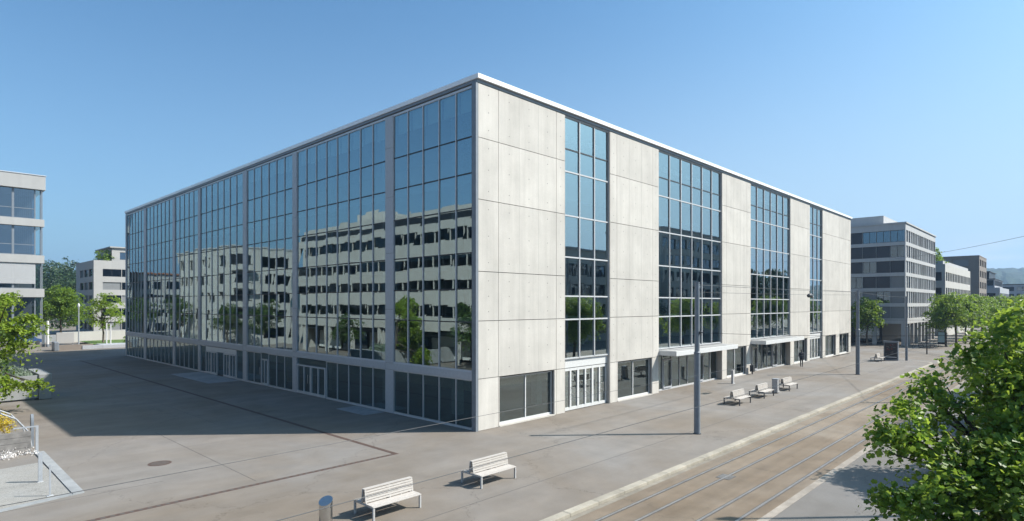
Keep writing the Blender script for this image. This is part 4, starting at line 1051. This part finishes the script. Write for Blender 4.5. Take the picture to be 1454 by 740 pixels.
skin('hair', [(0,-.02,1.58),(0,-.02,1.66),(0,-.01,1.76)], [(0,1),(1,2)], [.085,.11,.085], M['coat'], o)

# ------------------------------------------------------------------ left foreground
gp = MB(); gp.prism([(-24,7.5),(-16.1,8.5),(-16.1,2.75),(-24,1.2)],.001,.018); tag(gp.build('gravel_bed', M['gravel']), kind='structure')
e = MB(); e.prism([(-16.1,2.5),(-15.78,2.55),(-15.72,10.6),(-16.04,10.6)],.001,.05); e.prism([(-24,.95),(-16.1,2.5),(-16.1,2.75),(-24,1.2)],.001,.035); tag(e.build('kerb', M['conc2']), kind='structure')
def post(x,y,h,label,r=.03,mat='polelt'):
    o = thing('bollard',label,'post',(x,y,0),'thin posts in the gravel',local=True)
    m = MB(); m.box(-r,r,-r*.6,r*.6,.02,h); m.build('post', M[mat], o); m = MB(); m.box(-.09,.09,-.07,.07,.0,.03); m.build('base', M['frame'], o)
post(-16.6,5.15,1.05,'thicker pale metal post in the gravel bed, behind the thin one',.06); post(-16.65,2.95,1.05,'thin pale metal post in the gravel bed, nearest the drain',.025)
o = thing('timber_wall','weathered grey board wall with a metal handrail beside the gravel bed','wall',(-18,10.7,0))
m = MB()
for q in range(4): m.box(-23,-16.15,10.62,10.74,.04+q*.235,.265+q*.235)
m.box(-22.9,-16.2,10.74,10.80,0,.95); m.build('board_panel', M['wood'], o, bevel=.008)
m = MB(); m.box(-16.0,-15.90,10.6,10.68,0,1.12); m.box(-16.75,-15.9,10.61,10.67,1.12,1.17); m.build('handrail', M['polelt'], o)
V,F = spray_crown([((x,10.35+.1*math.sin(x*3),.10),(.32,.22,.14)) for x in np.arange(-22,-16.2,.35)],150,22,.06,27,flat=.7,sprd=.12)
o = D.objects.new('flower_bed', mesh_from('flower_bed',V,F,M['petal'])); COL.objects.link(o); tag(o,'low white flowers planted along the foot of the timber wall','flower bed',kind='stuff')
V,F = spray_crown([((-17.0,12.4,1.25),(.4,.4,.35)),((-17.6,12.6,1.3),(.6,.5,.5)),((-16.75,12.2,1.0),(.3,.3,.3))],60,34,.09,33,sprd=.16)
o = thing('shrub','yellow flowering shrub behind the timber wall at the left edge','shrub',(-17.3,12.5,0)); q = link_mesh('foliage', mesh_from('foliage',V,F,M['leaf_yel']), o); q.location = -o.location
m = MB(); m.tube([(-17.3,12.5,0),(-17.1,12.4,1.1)],[.05,.02],6); m.build('stem', M['bark'], o)
o = thing('steel_canopy','curved steel hoops carrying a dark arched roof sheet behind the timber wall','shelter',(-17,13,0))
for (y,xo) in ((12.0,0),(13.6,0)):
    m = MB(); m.tube([(-15.95+xo,y,.0),(-16.05+xo,y,.7),(-16.5+xo,y,1.35),(-17.1+xo,y,1.7),(-18.2+xo,y,1.85),(-19.4+xo,y,1.8)],.035,8); m.build('hoop', M['polelt'], o)
m = MB()
prof = [(-17.0,1.72),(-17.6,1.84),(-18.4,1.9),(-19.4,1.86),(-20.4,1.8)]
for i in range(4):
    (a,za),(b,zb) = prof[i],prof[i+1]; m.face([(a,11.9,za),(a,13.8,za),(b,13.8,zb),(b,11.9,zb)]); m.face([(a,11.9,za-.05),(b,11.9,zb-.05),(b,13.8,zb-.05),(a,13.8,za-.05)])
    m.face([(a,11.9,za),(b,11.9,zb),(b,11.9,zb-.05),(a,11.9,za-.05)]); m.face([(a,13.8,za),(a,13.8,za-.05),(b,13.8,zb-.05),(b,13.8,zb)])
m.face([(-17.0,11.9,1.72),(-17.0,11.9,1.67),(-17.0,13.8,1.67),(-17.0,13.8,1.72)]); m.build('roof', M['pole'], o)
o = thing('bollard','dark rounded metal marker behind the end of the timber wall','post',(-15.9,12.3,0),local=True)
m = MB(); m.prism([(-.05,-.16),(.05,-.16),(.05,.16),(-.05,.16)],0,1.1); A=[(-.05,.16*math.cos(t),1.1+.35*math.sin(t)) for t in [math.pi*i/10 for i in range(11)]]; Bq=[(.05,p[1],p[2]) for p in A]
m.face(A); m.face(Bq[::-1])
for i in range(10): m.face([A[i],Bq[i],Bq[i+1],A[i+1]])
m.build('body', M['pole'], o)
# big concrete planter with a clipped grey green mound
o = thing('concrete_planter','big weathered concrete planter with a grey green mound, standing in the shade on the left','planter',(-14,30,0))
m = MB(); m.box(-26,-13.45,28.55,28.85,.12,1.62); m.box(-26,-13.45,32.7,33.0,.12,1.62); m.box(-26,-13.45,28.85,32.7,.12,1.35); m.box(-25.8,-13.6,28.75,32.8,0,.12); m.build('tub', M['conc2'], o)
m = MB(); m.box(-13.44,-12.72,28.45,33.05,0,1.72); m.build('end_block', M['conc2'], o, bevel=.05)
m = MB(); m.tube([(-13.3,28.40,.95),(-13.3,28.40,1.15),(-13.15,28.40,1.05)],.02,6); m.build('lifting_hook', M['dark'], o)
V,F = spray_crown([((-14.9,30.7,1.45),(1.3,1.8,.75)),((-17.2,30.8,1.6),(2.0,1.9,.85)),((-14.0,30.6,1.35),(.55,1.6,.4))],420,34,.11,45,flat=.6,sprd=.22)
q = link_mesh('foliage', mesh_from('foliage',V,F,M['leaf_grey']), o); q.location = -o.location
# far end of the square: wall, lawn, billboard, flag posts, lamp
sheet('lawn', 1.2, 40, 84, 98, .30, M['grass'])
m = MB(); m.box(-1.5,0.9,79.8,80.3,0,.55); m.box(.9,40,79.8,83.9,0,.52); tag(m.build('kerb_wall', M['b4'],bevel=.03),'low pale retaining kerb edging the lawn at the far end of the glass side','low wall')
m = MB(); m.box(-.5,60,100,100.4,0,1.75); tag(m.build('garden_wall', M['cream']),'long plain cream garden wall behind the lime tree','wall')
m = MB(); m.box(-30,-.8,103,103.3,0,1.2); tag(m.build('garden_wall', M['conc2']),'lower grey wall behind the billboard at the left','wall')
o = thing('billboard','blank white rectangular board on a low brick base by the far street','billboard',(-3.2,80.5,0))
m = MB(); m.box(-4.35,-2.35,80.4,80.6,.95,2.45); m.build('board', M['bw'], o, bevel=.02); m = MB(); m.box(-4.3,-4.2,80.62,80.72,0,2.4); m.box(-2.5,-2.4,80.62,80.72,0,2.4); m.build('post', M['polelt'], o)
m = MB(); m.box(-4.3,-.2,79.9,80.3,0,.75); m.build('base', M['b3'], o); m = MB(); m.box(-4.9,-4.32,78.6,80.35,0,1.25); m.build('end_block', M['pole'], o, bevel=.1)
for i,(x,y,h,lab) in enumerate(((1.95,82.5,3.6,'left one of two white flag posts before the lime tree'),(2.55,82.9,3.35,'right one of two white flag posts before the lime tree'),(-3.9,90.,3.9,'tall white pylon post left of the billboard'),(-4.35,90.5,3.2,'shorter pale pylon post at the far left of the billboard'))):
    o = thing('flag_post',lab,'post',(x,y,0),'white posts at the far end of the square',local=True); m = MB(); m.tube([(0,0,0),(0,0,h)],.09 if i < 2 else .17,10); m.build('shaft', M['white'], o); m = MB(); m.tube([(0,0,0),(0,0,.4)],.13 if i < 2 else .2,10); m.build('base', M['pole'], o)
o = thing('street_lamp','slim pale street lamp post left of the lime tree by the far street','street lamp',(-.5,87.7,0),local=True)
m = MB(); m.tube([(0,0,0),(0,0,6.1)],[.10,.07],12); m.build('post', M['polelt'], o); m = MB(); m.tube([(0,0,5.9),(0,0,6.1),(0,0,6.35),(0,0,6.55)],[.1,.16,.15,.04],12); m.build('lamp_head', M['white'], o)
o = thing('parked_car','dark blue car parked by the far street left of the billboard','car',(-5.6,97.5,0),rz=R_(35),local=True)
m = MB()
prof = [(-2.1,.35),(-2.1,.8),(-1.9,.95),(-1.3,1.0),(-.75,1.45),(.55,1.47),(1.2,1.0),(1.95,.85),(2.1,.6),(2.1,.35)]
A = [(x,-.85,z) for x,z in prof]; Bq = [(x,.85,z) for x,z in prof]; m.face(A); m.face(Bq[::-1])
for i in range(len(prof)): k_=(i+1)%len(prof); m.face([A[i],Bq[i],Bq[k_],A[k_]])
m.build('body', plain('car_paint',(.03,.06,.14),.25), o, bevel=.06)
for x in (-1.3,1.3):
    for y in (-.82,.82):
        m = MB(); m.tube([(x,y-.1,.33),(x,y+.1,.33)],.33,16); m.build('wheel', M['dark'], o)
m = MB(); m.box(-.9,.7,-.858,-.852,1.02,1.36); m.box(-.9,.7,.852,.858,1.02,1.36); m.build('window', M['gwin'], o)

# ------------------------------------------------------------------ air
HAZE = True
if HAZE:
    hz = MB(); hz.box(-4100,4100,-4100,4100,-6,260)
    m = D.materials.new('haze'); m.use_nodes = True; nt = m.node_tree; nt.nodes.clear()
    o = nt.nodes.new('ShaderNodeOutputMaterial'); v = nt.nodes.new('ShaderNodeVolumePrincipled'); v.inputs['Color'].default_value = (.42,.66,1,1); v.inputs['Density'].default_value = 0.00022; v.inputs['Anisotropy'].default_value = .2
    nt.links.new(v.outputs[0], o.inputs['Volume'])
    ho = hz.build('haze', m); tag(ho, 'faint blue summer haze over the whole scene', 'haze', kind='stuff')
for o in D.objects:
    if '_local' in o: del o['_local']
